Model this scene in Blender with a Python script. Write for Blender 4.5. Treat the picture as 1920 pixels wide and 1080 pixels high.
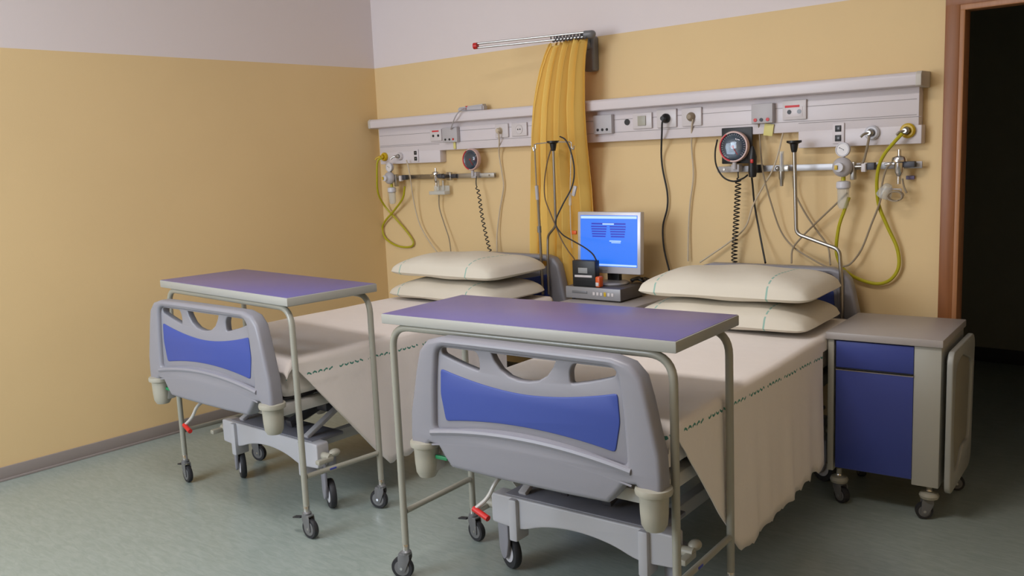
import bpy, bmesh, math, random
from mathutils import Vector, Matrix
random.seed(7)
S = bpy.context.scene
for o in list(bpy.data.objects): bpy.data.objects.remove(o)
COL = S.collection
R = math.radians

# ------------------------------------------------------------------ camera
YAW, PITCH, ROLL, FPX, CH = -0.718, 0.146, -0.043, 1693.8, 1.6
_f = Vector((math.sin(YAW)*math.cos(PITCH), math.cos(YAW)*math.cos(PITCH), -math.sin(PITCH)))
_r0 = Vector((math.cos(YAW), -math.sin(YAW), 0)); _u0 = _r0.cross(_f)
_r = math.cos(ROLL)*_r0 + math.sin(ROLL)*_u0
_u = -math.sin(ROLL)*_r0 + math.cos(ROLL)*_u0
CAM = Vector((0, 0, CH))
cd = bpy.data.cameras.new('camera'); cam = bpy.data.objects.new('camera', cd); COL.objects.link(cam)
cam.matrix_world = Matrix(((_r.x, _u.x, -_f.x, 0), (_r.y, _u.y, -_f.y, 0), (_r.z, _u.z, -_f.z, CH), (0, 0, 0, 1)))
cd.sensor_width = 36; cd.lens = FPX/1920*36; cd.clip_start = .05; cd.clip_end = 60
S.camera = cam

# ------------------------------------------------------------------ light and exposure
S.view_settings.view_transform = 'Standard'; S.view_settings.look = 'None'
S.view_settings.gamma = 1; S.view_settings.use_curve_mapping = False
S.view_settings.exposure = -0.64
W = bpy.data.worlds.new('world'); S.world = W; W.use_nodes = True
W.node_tree.nodes['Background'].inputs[0].default_value = (.75, .85, 1, 1)
W.node_tree.nodes['Background'].inputs[1].default_value = .6
def area(name, loc, rot, sx, sy, power, col):
    l = bpy.data.lights.new(name, 'AREA'); l.shape = 'RECTANGLE'; l.size = sx; l.size_y = sy
    l.energy = power; l.color = col
    o = bpy.data.objects.new(name, l); o.location = loc; o.rotation_euler = rot; COL.objects.link(o)
    return o
# daylight coming in through the window behind the camera (rotation -90deg about X: faces +Y)
area('window_daylight', (-3.95, -1.62, 2.05), (R(78), 0, 0), 2.1, 2.1, 232, (.78, .88, 1.0))
# unseen fill light added overhead to brighten sheets, floor and other level surfaces
area('overhead_fill', (-2.0, 1.3, 3.30), (0, 0, 0), 1.25, .6, 75, (1.0, .95, .93))

# ------------------------------------------------------------------ room dimensions
XL, YB, XR, YF, ZC = -5.123, 4.452, 1.7, -1.5, 3.35
HP, HB, XD = 2.262, .074, -1.236        # paint line, skirting height, left edge of the door casing

def at(px, py, Y):
    """point of the room that lies in the plane y = Y on the photograph's sight line (1920x1080 frame)"""
    d = _f + _r*((px-960)/FPX) + _u*((540-py)/FPX)
    return CAM + d*(Y/d.y)
def atz(px, py, Z):
    d = _f + _r*((px-960)/FPX) + _u*((540-py)/FPX)
    return CAM + d*((Z-CH)/d.z)

# ------------------------------------------------------------------ materials
def lin(c): return tuple(((v/255)/12.92 if v/255 <= .04045 else (((v/255)+.055)/1.055)**2.4) for v in c) + (1,)
MATS = {}
def mat(name, rgb, rough=.5, metal=0, spec=.5, bump=0, bscale=80, var=0, vscale=6, emit=None, es=1, trans=0, coat=0, alpha=1):
    m = bpy.data.materials.new(name); m.use_nodes = True
    nt = m.node_tree; b = nt.nodes['Principled BSDF']
    c = lin(rgb)
    b.inputs['Base Color'].default_value = c; b.inputs['Roughness'].default_value = rough
    b.inputs['Metallic'].default_value = metal; b.inputs['Specular IOR Level'].default_value = spec
    b.inputs['Coat Weight'].default_value = coat
    if trans: b.inputs['Transmission Weight'].default_value = trans; b.inputs['IOR'].default_value = 1.5
    if alpha < 1: b.inputs['Alpha'].default_value = alpha
    tc = nt.nodes.new('ShaderNodeTexCoord')
    if var:
        n = nt.nodes.new('ShaderNodeTexNoise'); n.inputs['Scale'].default_value = vscale; n.inputs['Detail'].default_value = 5
        nt.links.new(tc.outputs['Object'], n.inputs['Vector'])
        mx = nt.nodes.new('ShaderNodeMix'); mx.data_type = 'RGBA'
        mx.inputs[6].default_value = tuple(v*(1-var) for v in c[:3])+(1,)
        mx.inputs[7].default_value = tuple(min(1, v*(1+var)) for v in c[:3])+(1,)
        nt.links.new(n.outputs['Fac'], mx.inputs[0]); nt.links.new(mx.outputs[2], b.inputs['Base Color'])
    if bump:
        n2 = nt.nodes.new('ShaderNodeTexNoise'); n2.inputs['Scale'].default_value = bscale; n2.inputs['Detail'].default_value = 3
        nt.links.new(tc.outputs['Object'], n2.inputs['Vector'])
        bp = nt.nodes.new('ShaderNodeBump'); bp.inputs['Strength'].default_value = bump; bp.inputs['Distance'].default_value = .002
        nt.links.new(n2.outputs['Fac'], bp.inputs['Height']); nt.links.new(bp.outputs['Normal'], b.inputs['Normal'])
    if emit:
        b.inputs['Emission Color'].default_value = lin(emit); b.inputs['Emission Strength'].default_value = es
    MATS[name] = m
    return m
def N(nt, t, **k):
    n = nt.nodes.new(t)
    for a, v in k.items(): setattr(n, a, v)
    return n
def math_(nt, op, a, b=None, c=None):
    n = nt.nodes.new('ShaderNodeMath'); n.operation = op
    for i, v in enumerate((a, b, c)):
        if v is None: continue
        if isinstance(v, (int, float)): n.inputs[i].default_value = v
        else: nt.links.new(v, n.inputs[i])
    return n.outputs[0]
def mixc(nt, fac, a, b):
    n = nt.nodes.new('ShaderNodeMix'); n.data_type = 'RGBA'
    nt.links.new(fac, n.inputs[0])
    for i, v in ((6, a), (7, b)):
        if isinstance(v, tuple): n.inputs[i].default_value = v
        else: nt.links.new(v, n.inputs[i])
    return n.outputs[2]

YEL, WHT = (228, 198, 148), (226, 214, 212)
def wall_mat():
    m = mat('wall_paint', YEL, .62, spec=.25, bump=.12, bscale=140); nt = m.node_tree; b = nt.nodes['Principled BSDF']
    g = N(nt, 'ShaderNodeNewGeometry'); s = N(nt, 'ShaderNodeSeparateXYZ'); nt.links.new(g.outputs['Position'], s.inputs[0])
    f = math_(nt, 'GREATER_THAN', s.outputs[2], HP)
    nz = N(nt, 'ShaderNodeTexNoise'); nz.inputs['Scale'].default_value = 1.5; nt.links.new(g.outputs['Position'], nz.inputs['Vector'])
    y2 = mixc(nt, nz.outputs['Fac'], tuple(v*.95 for v in lin(YEL)[:3])+(1,), tuple(min(1, v*1.04) for v in lin(YEL)[:3])+(1,))
    nt.links.new(mixc(nt, f, y2, lin(WHT)), b.inputs['Base Color'])
    return m
M_wall = wall_mat()
def floor_mat():
    m = mat('floor_linoleum', (160, 165, 150), .3, spec=.5); nt = m.node_tree; b = nt.nodes['Principled BSDF']
    g = N(nt, 'ShaderNodeNewGeometry')
    def streak(ang, scale):
        mp = N(nt, 'ShaderNodeMapping'); mp.inputs['Rotation'].default_value = (0, 0, R(ang)); mp.inputs['Scale'].default_value = (1.6, 7, 1)
        nt.links.new(g.outputs['Position'], mp.inputs['Vector'])
        n = N(nt, 'ShaderNodeTexNoise'); n.inputs['Scale'].default_value = scale; n.inputs['Detail'].default_value = 7; n.inputs['Roughness'].default_value = .62; n.inputs['Distortion'].default_value = .8
        nt.links.new(mp.outputs[0], n.inputs['Vector']); return n.outputs['Fac']
    a = streak(38, 7.5); c = streak(-52, 7.5)
    v = N(nt, 'ShaderNodeTexChecker'); v.inputs['Scale'].default_value = 1.1; nt.links.new(g.outputs['Position'], v.inputs['Vector'])
    mx = N(nt, 'ShaderNodeMix'); nt.links.new(v.outputs['Fac'], mx.inputs[0]); nt.links.new(a, mx.inputs[2]); nt.links.new(c, mx.inputs[3])
    r = N(nt, 'ShaderNodeValToRGB'); r.color_ramp.elements[0].position = .36; r.color_ramp.elements[0].color = lin((142, 153, 146))
    r.color_ramp.elements[1].position = .66; r.color_ramp.elements[1].color = lin((158, 167, 161))
    nt.links.new(mx.outputs[0], r.inputs[0]); nt.links.new(r.outputs[0], b.inputs['Base Color'])
    bp = N(nt, 'ShaderNodeBump'); bp.inputs['Strength'].default_value = .06; bp.inputs['Distance'].default_value = .003
    nt.links.new(mx.outputs[0], bp.inputs['Height']); nt.links.new(bp.outputs['Normal'], b.inputs['Normal'])
    return m
M_floor = floor_mat()
def wood_mat(name, c1, c2):
    m = mat(name, c1, .4, spec=.4); nt = m.node_tree; b = nt.nodes['Principled BSDF']
    g = N(nt, 'ShaderNodeNewGeometry'); mp = N(nt, 'ShaderNodeMapping'); mp.inputs['Scale'].default_value = (22, 22, 1.3)
    nt.links.new(g.outputs['Position'], mp.inputs['Vector'])
    n = N(nt, 'ShaderNodeTexNoise'); n.inputs['Scale'].default_value = 2.2; n.inputs['Detail'].default_value = 6; n.inputs['Distortion'].default_value = .6
    nt.links.new(mp.outputs[0], n.inputs['Vector'])
    nt.links.new(mixc(nt, n.outputs['Fac'], lin(c1), lin(c2)), b.inputs['Base Color'])
    return m
M_wood = wood_mat('casing_wood', (118, 70, 36), (160, 100, 54))
M_wood2 = wood_mat('jamb_wood', (150, 96, 58), (186, 132, 88))
def cloth_mat(name, rgb, line=None):
    """line = ('z', z0, slope) : green woven writing along the drape ; ('x', x0) : thin line across a pillow"""
    m = mat(name, rgb, .85, spec=.15); nt = m.node_tree; b = nt.nodes['Principled BSDF']
    tc = N(nt, 'ShaderNodeTexCoord'); s = N(nt, 'ShaderNodeSeparateXYZ'); nt.links.new(tc.outputs['Object'], s.inputs[0])
    n = N(nt, 'ShaderNodeTexNoise'); n.inputs['Scale'].default_value = 5; n.inputs['Detail'].default_value = 4; nt.links.new(tc.outputs['Object'], n.inputs['Vector'])
    c = lin(rgb); col = mixc(nt, n.outputs['Fac'], tuple(v*.96 for v in c[:3])+(1,), c)
    if line and line[0] == 'z':
        zz = math_(nt, 'ADD', s.outputs[2], math_(nt, 'MULTIPLY', s.outputs[1], line[2]))
        wob = math_(nt, 'MULTIPLY', math_(nt, 'SINE', math_(nt, 'MULTIPLY', s.outputs[1], 190)), .0035)
        d = math_(nt, 'ABSOLUTE', math_(nt, 'SUBTRACT', math_(nt, 'ADD', zz, wob), line[1]))
        band = math_(nt, 'LESS_THAN', d, .0040)
        fr = math_(nt, 'FRACT', math_(nt, 'MULTIPLY', s.outputs[1], 5.6))
        da = math_(nt, 'LESS_THAN', fr, .82)
        fr2 = math_(nt, 'FRACT', math_(nt, 'MULTIPLY', s.outputs[1], 33)); da2 = math_(nt, 'LESS_THAN', fr2, .78)
        k = math_(nt, 'MULTIPLY', math_(nt, 'MULTIPLY', band, da), da2)
        col = mixc(nt, k, col, lin((92, 150, 136)))
    if line and line[0] == 'x':
        for x0 in line[1:]:
            d = math_(nt, 'ABSOLUTE', math_(nt, 'SUBTRACT', s.outputs[0], x0))
            band = math_(nt, 'LESS_THAN', d, .004)
            fr = math_(nt, 'FRACT', math_(nt, 'MULTIPLY', s.outputs[1], 26)); da = math_(nt, 'LESS_THAN', fr, .7)
            col = mixc(nt, math_(nt, 'MULTIPLY', band, da), col, lin((156, 190, 178)))
    nt.links.new(col, b.inputs['Base Color'])
    w = N(nt, 'ShaderNodeTexNoise'); w.inputs['Scale'].default_value = 9; w.inputs['Detail'].default_value = 5; nt.links.new(tc.outputs['Object'], w.inputs['Vector'])
    bp = N(nt, 'ShaderNodeBump'); bp.inputs['Strength'].default_value = .35; bp.inputs['Distance'].default_value = .012
    nt.links.new(w.outputs['Fac'], bp.inputs['Height']); nt.links.new(bp.outputs['Normal'], b.inputs['Normal'])
    return m
M_sheetA = cloth_mat('sheet_cloth_near', (250, 242, 236), ('z', .735, .035))
M_sheetB = cloth_mat('sheet_cloth_far', (250, 242, 238), ('z', .690, .0))
M_matt = cloth_mat('mattress_cloth', (240, 232, 226))
M_pil = cloth_mat('pillow_cloth', (226, 218, 202), ('x', -.31, .235))
def curtain_mat():
    m = mat('curtain_fabric', (255, 222, 124), .75, spec=.2); nt = m.node_tree; b = nt.nodes['Principled BSDF']
    tr = N(nt, 'ShaderNodeBsdfTranslucent'); tr.inputs[0].default_value = lin((255, 205, 100))
    mx = N(nt, 'ShaderNodeMixShader'); mx.inputs[0].default_value = .3
    out = nt.nodes['Material Output']; nt.links.new(b.outputs[0], mx.inputs[1]); nt.links.new(tr.outputs[0], mx.inputs[2]); nt.links.new(mx.outputs[0], out.inputs[0])
    return m
M_curt = curtain_mat()
M_ceil = mat('ceiling_paint', (242, 240, 238), .7, spec=.2)
M_base = mat('skirting_vinyl', (150, 140, 136), .45)
M_plas = mat('bed_plastic', (142, 141, 149), .38, spec=.45, bump=.04, bscale=300)
M_plas2 = mat('bed_plastic_trim', (170, 166, 152), .42)
M_blue = mat('blue_inlay', (62, 80, 156), .4, spec=.4, bump=.05, bscale=400)
M_blue2 = mat('blue_cabinet_laminate', (66, 78, 152), .42, spec=.4)
M_lam = mat('violet_blue_laminate', (104, 97, 156), .3, spec=.5, var=.05, vscale=30)
M_edge = mat('grey_edge', (168, 168, 162), .42)
M_tube = mat('enamelled_tube', (160, 158, 146), .32, spec=.5, coat=.2)
M_cab = mat('cabinet_laminate', (180, 178, 168), .45, spec=.4)
M_cabtop = mat('cabinet_top_laminate', (176, 168, 164), .38, spec=.5)
M_chrome = mat('chrome', (214, 214, 218), .18, 1)
M_steel = mat('brushed_steel', (172, 168, 162), .34, 1)
M_satin = mat('satin_aluminium', (176, 174, 176), .42, .6)
M_dark = mat('dark_rubber', (42, 42, 46), .6)
M_black = mat('black_plastic', (22, 22, 25), .42)
M_hub = mat('wheel_hub_grey', (206, 204, 210), .4)
M_fork = mat('castor_fork_grey', (120, 120, 122), .4, .3)
M_frame = mat('bed_steel_enamel', (186, 184, 180), .38, .1)
M_under = mat('dark_steel', (74, 74, 80), .5, .3)
M_red = mat('red_plastic', (196, 34, 30), .4)
M_green = mat('green_plastic', (40, 140, 88), .4)
M_unit = mat('unit_white_enamel', (218, 209, 211), .36, spec=.45)
M_unit2 = mat('unit_end_cap', (196, 188, 178), .5)
M_traypanel = mat('tray_recess_panel', (150, 144, 128), .55)
M_beam = mat('chassis_light_grey', (188, 187, 192), .4, spec=.45)
M_coverp = mat('chassis_cover_grey', (132, 132, 142), .5)
M_gap = mat('unit_seam', (150, 142, 140), .6)
M_plate = mat('socket_white', (212, 204, 204), .35)
M_greyp = mat('grey_plastic', (184, 179, 181), .45)
M_yel = mat('yellow_plastic', (206, 170, 24), .4)
M_hose = mat('yellow_green_hose', (178, 168, 26), .4)
M_cab_w = mat('white_cable', (198, 182, 158), .5)
M_cab_g = mat('grey_cable', (150, 134, 112), .5)
M_cab_d = mat('brown_cable', (104, 78, 48), .5)
M_dial = mat('gauge_dial', (66, 84, 104), .3)
M_dialw = mat('gauge_dial_white', (222, 216, 214), .35)
M_pink = mat('pink_grey_bezel', (204, 170, 160), .35)
M_glass = mat('clear_cover', (235, 240, 245), .03, spec=.8, trans=1)
M_clear = mat('clear_plastic', (222, 222, 216), .2, spec=.6, alpha=.45)
M_mon = mat('monitor_silver', (196, 192, 196), .35, .3)
M_scr = mat('screen_blue', (10, 30, 80), .25, emit=(52, 128, 255), es=1.4)
M_scr2 = mat('screen_dark_text', (10, 20, 80), .25, emit=(40, 58, 190), es=1.3)
M_scr3 = mat('screen_pale_text', (120, 150, 220), .25, emit=(176, 205, 255), es=1.4)
M_mach = mat('machine_grey', (150, 148, 150), .42, .2)
M_machd = mat('machine_dark_grey', (92, 86, 84), .5, .2)
M_orange = mat('orange_plastic', (222, 92, 30), .4)
M_lbl = mat('label_grey', (150, 150, 150), .5)
M_redl = mat('red_label', (214, 60, 66), .5)
M_ytag = mat('yellow_tag', (220, 208, 130), .5)
M_lil = mat('lilac_plastic', (120, 112, 150), .45)
M_darkroom = mat('corridor_paint', (150, 150, 140), .8, spec=.1)
M_bluetag = mat('blue_label', (70, 80, 170), .5)

# ------------------------------------------------------------------ mesh helpers
class MB:
    def __init__(s): s.bm = bmesh.new(); s.mats = []
    def mi(s, m):
        if m is None: return 0
        if m not in s.mats: s.mats.append(m)
        return s.mats.index(m)
    def merge(s, b2, M=None, m=None):
        if M is not None: bmesh.ops.transform(b2, matrix=M, verts=b2.verts)
        i = s.mi(m)
        vm = {}
        for v in b2.verts: vm[v] = s.bm.verts.new(v.co)
        for f in b2.faces:
            try: nf = s.bm.faces.new([vm[v] for v in f.verts]); nf.material_index = i if m else f.material_index
            except ValueError: pass
        b2.free(); return s
    def box(s, c, d, bev=0, M=None, m=None, seg=2):
        b = bmesh.new(); bmesh.ops.create_cube(b, size=1)
        bmesh.ops.scale(b, vec=Vector(d), verts=b.verts)
        if bev: bmesh.ops.bevel(b, geom=b.edges[:], offset=min(bev, min(d)*.49), segments=seg, profile=.5, affect='EDGES')
        bmesh.ops.translate(b, vec=Vector(c), verts=b.verts)
        return s.merge(b, M, m)
    def bar(s, a, b_, w, h, bev=.002, m=None):
        a, b_ = Vector(a), Vector(b_); d = b_-a; L = d.length
        q = d.to_track_quat('X', 'Z').to_matrix().to_4x4()
        return s.box((0, 0, 0), (L, w, h), bev, Matrix.Translation((a+b_)/2) @ q, m)
    def tube(s, pts, r, seg=10, m=None, caps=True):
        pts = [Vector(p) for p in pts]; i = s.mi(m); n = len(pts)
        rs = r if isinstance(r, (list, tuple)) else [r]*n
        T = []
        for k in range(n):
            a = pts[max(0, k-1)]; b = pts[min(n-1, k+1)]; T.append((b-a).normalized())
        up = Vector((0, 0, 1)) if abs(T[0].z) < .9 else Vector((1, 0, 0))
        nrm = (up - T[0]*up.dot(T[0])).normalized(); rings = []
        for k in range(n):
            nrm = (nrm - T[k]*nrm.dot(T[k]))
            nrm = nrm.normalized() if nrm.length > 1e-6 else T[k].orthogonal().normalized()
            bn = T[k].cross(nrm)
            rings.append([s.bm.verts.new(pts[k] + (nrm*math.cos(2*math.pi*j/seg)+bn*math.sin(2*math.pi*j/seg))*rs[k]) for j in range(seg)])
        for k in range(n-1):
            for j in range(seg):
                f = s.bm.faces.new((rings[k][j], rings[k][(j+1) % seg], rings[k+1][(j+1) % seg], rings[k+1][j])); f.material_index = i
        if caps:
            f = s.bm.faces.new(rings[0][::-1]); f.material_index = i
            f = s.bm.faces.new(rings[-1]); f.material_index = i
        return s
    def lathe(s, prof, o=(0, 0, 0), axis=(0, 0, 1), seg=24, m=None):
        """prof = [(radius, height)...] along axis from o"""
        q = Vector(axis).normalized().to_track_quat('Z', 'Y').to_matrix(); o = Vector(o); i = s.mi(m); rings = []
        for r_, h in prof:
            if r_ < 1e-6: rings.append([s.bm.verts.new(o + q @ Vector((0, 0, h)))])
            else: rings.append([s.bm.verts.new(o + q @ Vector((r_*math.cos(2*math.pi*j/seg), r_*math.sin(2*math.pi*j/seg), h))) for j in range(seg)])
        for a, b in zip(rings, rings[1:]):
            for j in range(seg):
                va = a[j % len(a)], a[(j+1) % len(a)]; vb = b[j % len(b)], b[(j+1) % len(b)]
                vs = []
                for v in (va[0], va[1], vb[1], vb[0]):
                    if v not in vs: vs.append(v)
                if len(vs) > 2:
                    f = s.bm.faces.new(vs); f.material_index = i
        for rg, rev in ((rings[0], True), (rings[-1], False)):
            if len(rg) > 2:
                f = s.bm.faces.new(rg[::-1] if rev else rg); f.material_index = i
        return s
    def cyl(s, a, b, r, seg=16, m=None):
        a, b = Vector(a), Vector(b); return s.lathe([(r, 0), (r, (b-a).length)], a, b-a, seg, m)
    def ball(s, c, r, sc=(1, 1, 1), m=None):
        b = bmesh.new(); bmesh.ops.create_uvsphere(b, u_segments=20, v_segments=12, radius=r)
        bmesh.ops.scale(b, vec=Vector(sc), verts=b.verts); bmesh.ops.translate(b, vec=Vector(c), verts=b.verts)
        return s.merge(b, None, m)
    def curve2d(s, loops, half, bev, M=None, m=None, res=2):
        """loops of 2D points (first outer, rest holes) extruded to +-half with rounded rim; lies in local XY"""
        cu = bpy.data.curves.new('t', 'CURVE'); cu.dimensions = '2D'; cu.fill_mode = 'BOTH'
        cu.extrude = max(half-bev, 0); cu.bevel_depth = bev; cu.bevel_resolution = res
        cu.offset = -bev
        for L in loops:
            sp = cu.splines.new('POLY'); sp.points.add(len(L)-1); sp.use_cyclic_u = True
            for k, p in enumerate(L): sp.points[k].co = (p[0], p[1], 0, 1)
        ob = bpy.data.objects.new('t', cu); COL.objects.link(ob)
        dg = bpy.context.evaluated_depsgraph_get(); me = bpy.data.meshes.new_from_object(ob.evaluated_get(dg))
        bpy.data.objects.remove(ob); bpy.data.curves.remove(cu)
        b = bmesh.new(); b.from_mesh(me); bpy.data.meshes.remove(me)
        bmesh.ops.remove_doubles(b, verts=b.verts, dist=1e-5)
        return s.merge(b, M, m)
    def build(s, name, material=None, parent=None, ang=35, loc=None):
        bmesh.ops.recalc_face_normals(s.bm, faces=s.bm.faces)
        me = bpy.data.meshes.new(name); s.bm.to_mesh(me); s.bm.free()
        for m in (s.mats or [material]): me.materials.append(m)
        me.shade_smooth() if hasattr(me, 'shade_smooth') else None
        me.set_sharp_from_angle(angle=R(ang))
        o = bpy.data.objects.new(name, me); COL.objects.link(o)
        if parent: o.parent = parent
        if loc is not None: o.location = loc
        return o
def recentre(o):
    """move a top-level mesh's origin to the middle of its base"""
    me = o.data; xs = [v.co for v in me.vertices]
    c = Vector(((min(v.x for v in xs)+max(v.x for v in xs))/2, (min(v.y for v in xs)+max(v.y for v in xs))/2, min(v.z for v in xs)))
    me.transform(Matrix.Translation(-c)); o.location = c; return o
def thing(name, label, cat, loc=(0, 0, 0), rz=0, group=None):
    o = bpy.data.objects.new(name, None); o.empty_display_size = .1; COL.objects.link(o)
    o.location = loc; o.rotation_euler = (0, 0, rz); return tag(o, label, cat, group)
def tag(o, label, cat, group=None):
    o['label'] = label; o['category'] = cat
    if group: o['group'] = group
    return o
def struct(o): o['kind'] = 'structure'; return o
def copy_tree(o, parent=None):
    c = o.copy(); COL.objects.link(c); c.parent = parent
    for ch in list(o.children): copy_tree(ch, c)
    return c
def crom(pts, n=8):
    pts = [Vector(p) for p in pts]; P = [pts[0]*2-pts[1]] + pts + [pts[-1]*2-pts[-2]]; out = []
    for i in range(1, len(P)-2):
        a, b, c, d = P[i-1:i+3]
        for k in range(n):
            t = k/n; out.append(.5*((2*b)+(c-a)*t+(2*a-5*b+4*c-d)*t*t+(3*b-a-3*c+d)*t**3))
    out.append(pts[-1]); return out
def fillet(pts, r, n=6):
    pts = [Vector(p) for p in pts]; out = [pts[0]]
    for i in range(1, len(pts)-1):
        a, b, c = pts[i-1], pts[i], pts[i+1]; u = (a-b); v = (c-b)
        rr = min(r, u.length*.49, v.length*.49); p0 = b+u.normalized()*rr; p1 = b+v.normalized()*rr
        for k in range(n+1):
            t = k/n; out.append(p0*(1-t)**2 + b*2*t*(1-t) + p1*t*t)
    out.append(pts[-1]); return out
def round_poly(pts, r, n=5):
    """round the corners of a closed 2D polygon; r number or list"""
    out = []; L = len(pts)
    for i in range(L):
        a, b, c = (Vector(pts[(i-1) % L]), Vector(pts[i]), Vector(pts[(i+1) % L])); ri = r[i] if isinstance(r, (list, tuple)) else r
        u, v = a-b, c-b; rr = min(ri, u.length*.49, v.length*.49)
        if rr < 1e-4: out.append(tuple(b)); continue
        p0 = b+u.normalized()*rr; p1 = b+v.normalized()*rr
        for k in range(n+1):
            t = k/n; q = p0*(1-t)**2 + b*2*t*(1-t) + p1*t*t; out.append((q.x, q.y))
    return out
XZ = Matrix(((1, 0, 0, 0), (0, 0, 1, 0), (0, 1, 0, 0), (0, 0, 0, 1)))     # curve XY -> world XZ

# ------------------------------------------------------------------ the room
def slab(name, m, c, d, parent=None): return struct(MB().box(c, d, 0).build(name, m, parent))
YD = 7.3
slab('floor', M_floor, ((XL+XR)/2, (YF+YD)/2, -.05), (XR-XL+.4, YD-YF+.4, .1))
slab('ceiling', M_ceil, ((XL+XR)/2, (YF+YB)/2, ZC+.05), (XR-XL+.4, YB-YF+.4, .1))
slab('wall_left', M_wall, (XL-.1, (YF+YB)/2, ZC/2), (.2, YB-YF+.4, ZC))
slab('wall_right', M_wall, (XR+.1, (YF+YB)/2, ZC/2), (.2, YB-YF+.4, ZC))
# back wall with the doorway
DX0, DX1 = XD+.078, XD+1.05
DZ = at(1822, 17, YB).z
mb = MB(); T = .06
mb.box(((XL-.2+DX0)/2, YB+T/2, ZC/2), (DX0-XL+.2, T, ZC)); mb.box(((DX1+XR)/2, YB+T/2, ZC/2), (XR-DX1, T, ZC))
mb.box(((DX0+DX1)/2, YB+T/2, (DZ+.03+ZC)/2), (DX1-DX0, T, ZC-DZ-.03)); struct(mb.build('wall_back', M_wall))
# front wall with the window behind the camera
wx0, wx1, wz0, wz1 = -5.0, -2.9, .95, 3.15
mb = MB()
mb.box(((XL-.2+wx0)/2, YF-.1, ZC/2), (wx0-XL+.2, .2, ZC)); mb.box(((wx1+XR+.2)/2, YF-.1, ZC/2), (XR+.2-wx1, .2, ZC))
mb.box(((wx0+wx1)/2, YF-.1, wz0/2), (wx1-wx0, .2, wz0)); mb.box(((wx0+wx1)/2, YF-.1, (wz1+ZC)/2), (wx1-wx0, .2, ZC-wz1))
struct(mb.build('wall_front', M_wall))
mb = MB()
for x in (wx0+.03, (wx0+wx1)/2, wx1-.03): mb.box((x, YF-.03, (wz0+wz1)/2), (.06, .05, wz1-wz0), .004)
for z in (wz0+.03, (wz0+wz1)/2+.2, wz1-.03): mb.box(((wx0+wx1)/2, YF-.03, z), (wx1-wx0, .045, .06), .004)
struct(mb.build('window_1', M_plate))
# unseen white housing, added above the overhead fill light
slab('added_fill_housing_1', M_plate, (-2.0, 1.3, 3.33), (1.31, .66, .04))
# skirting
mb = MB(); mb.box((XL+.006, (YF+YB)/2, HB/2), (.012, YB-YF, HB), .003); mb.box((XL+.011, (YF+YB)/2, .006), (.022, YB-YF, .012), .002)
struct(mb.build('baseboard_left', M_base))
mb = MB(); mb.box(((XL+XD)/2, YB-.006, HB/2), (XD-XL, .012, HB), .003); struct(mb.build('baseboard_back', M_base))
# door casing and jamb
mb = MB(); cw = .062
oz = DZ+.062+.02
mb.box((XD+cw/2, YB-.012, oz/2), (cw, .03, oz), .004, m=M_wood)
mb.box(((XD+DX1+.078)/2, YB-.0121, oz-cw/2), (DX1+.078-XD, .03, cw), .004, m=M_wood)
mb.box((DX1+.078-cw/2, YB-.012, oz/2), (cw, .03, oz), .004, m=M_wood)
mb.box((DX0-.008, YB+.018, DZ/2), (.024, .086, DZ), .004, m=M_wood2)
mb.box((DX1+.008, YB+.018, DZ/2), (.024, .086, DZ), .004, m=M_wood2)
mb.box(((DX0+DX1)/2, YB+.018, DZ+.012), (DX1-DX0+.04, .086, .030), .004, m=M_wood2)
struct(mb.build('door_1'))
# unlit corridor behind the doorway
mb = MB(); yb2 = 6.95
mb.box(((XL+XR)/2, yb2+.1, ZC/2), (XR-XL+.4, .2, ZC)); mb.box((-2.6, (YB+T+yb2)/2, ZC/2), (.1, yb2-YB-T, ZC)); mb.box((XR+.15, (YB+T+yb2)/2, ZC/2), (.1, yb2-YB-T, ZC))
struct(mb.build('wall_corridor', M_darkroom))
slab('ceiling_corridor', M_darkroom, ((XL+XR)/2, (YB+T+yb2)/2+.1, ZC+.05), (XR-XL+.6, yb2-YB-T+.4, .1))
mb = MB(); mb.box((-.5, yb2-.008, .05), (4.0, .016, .1), .003); struct(mb.build('baseboard_corridor', M_under))

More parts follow.
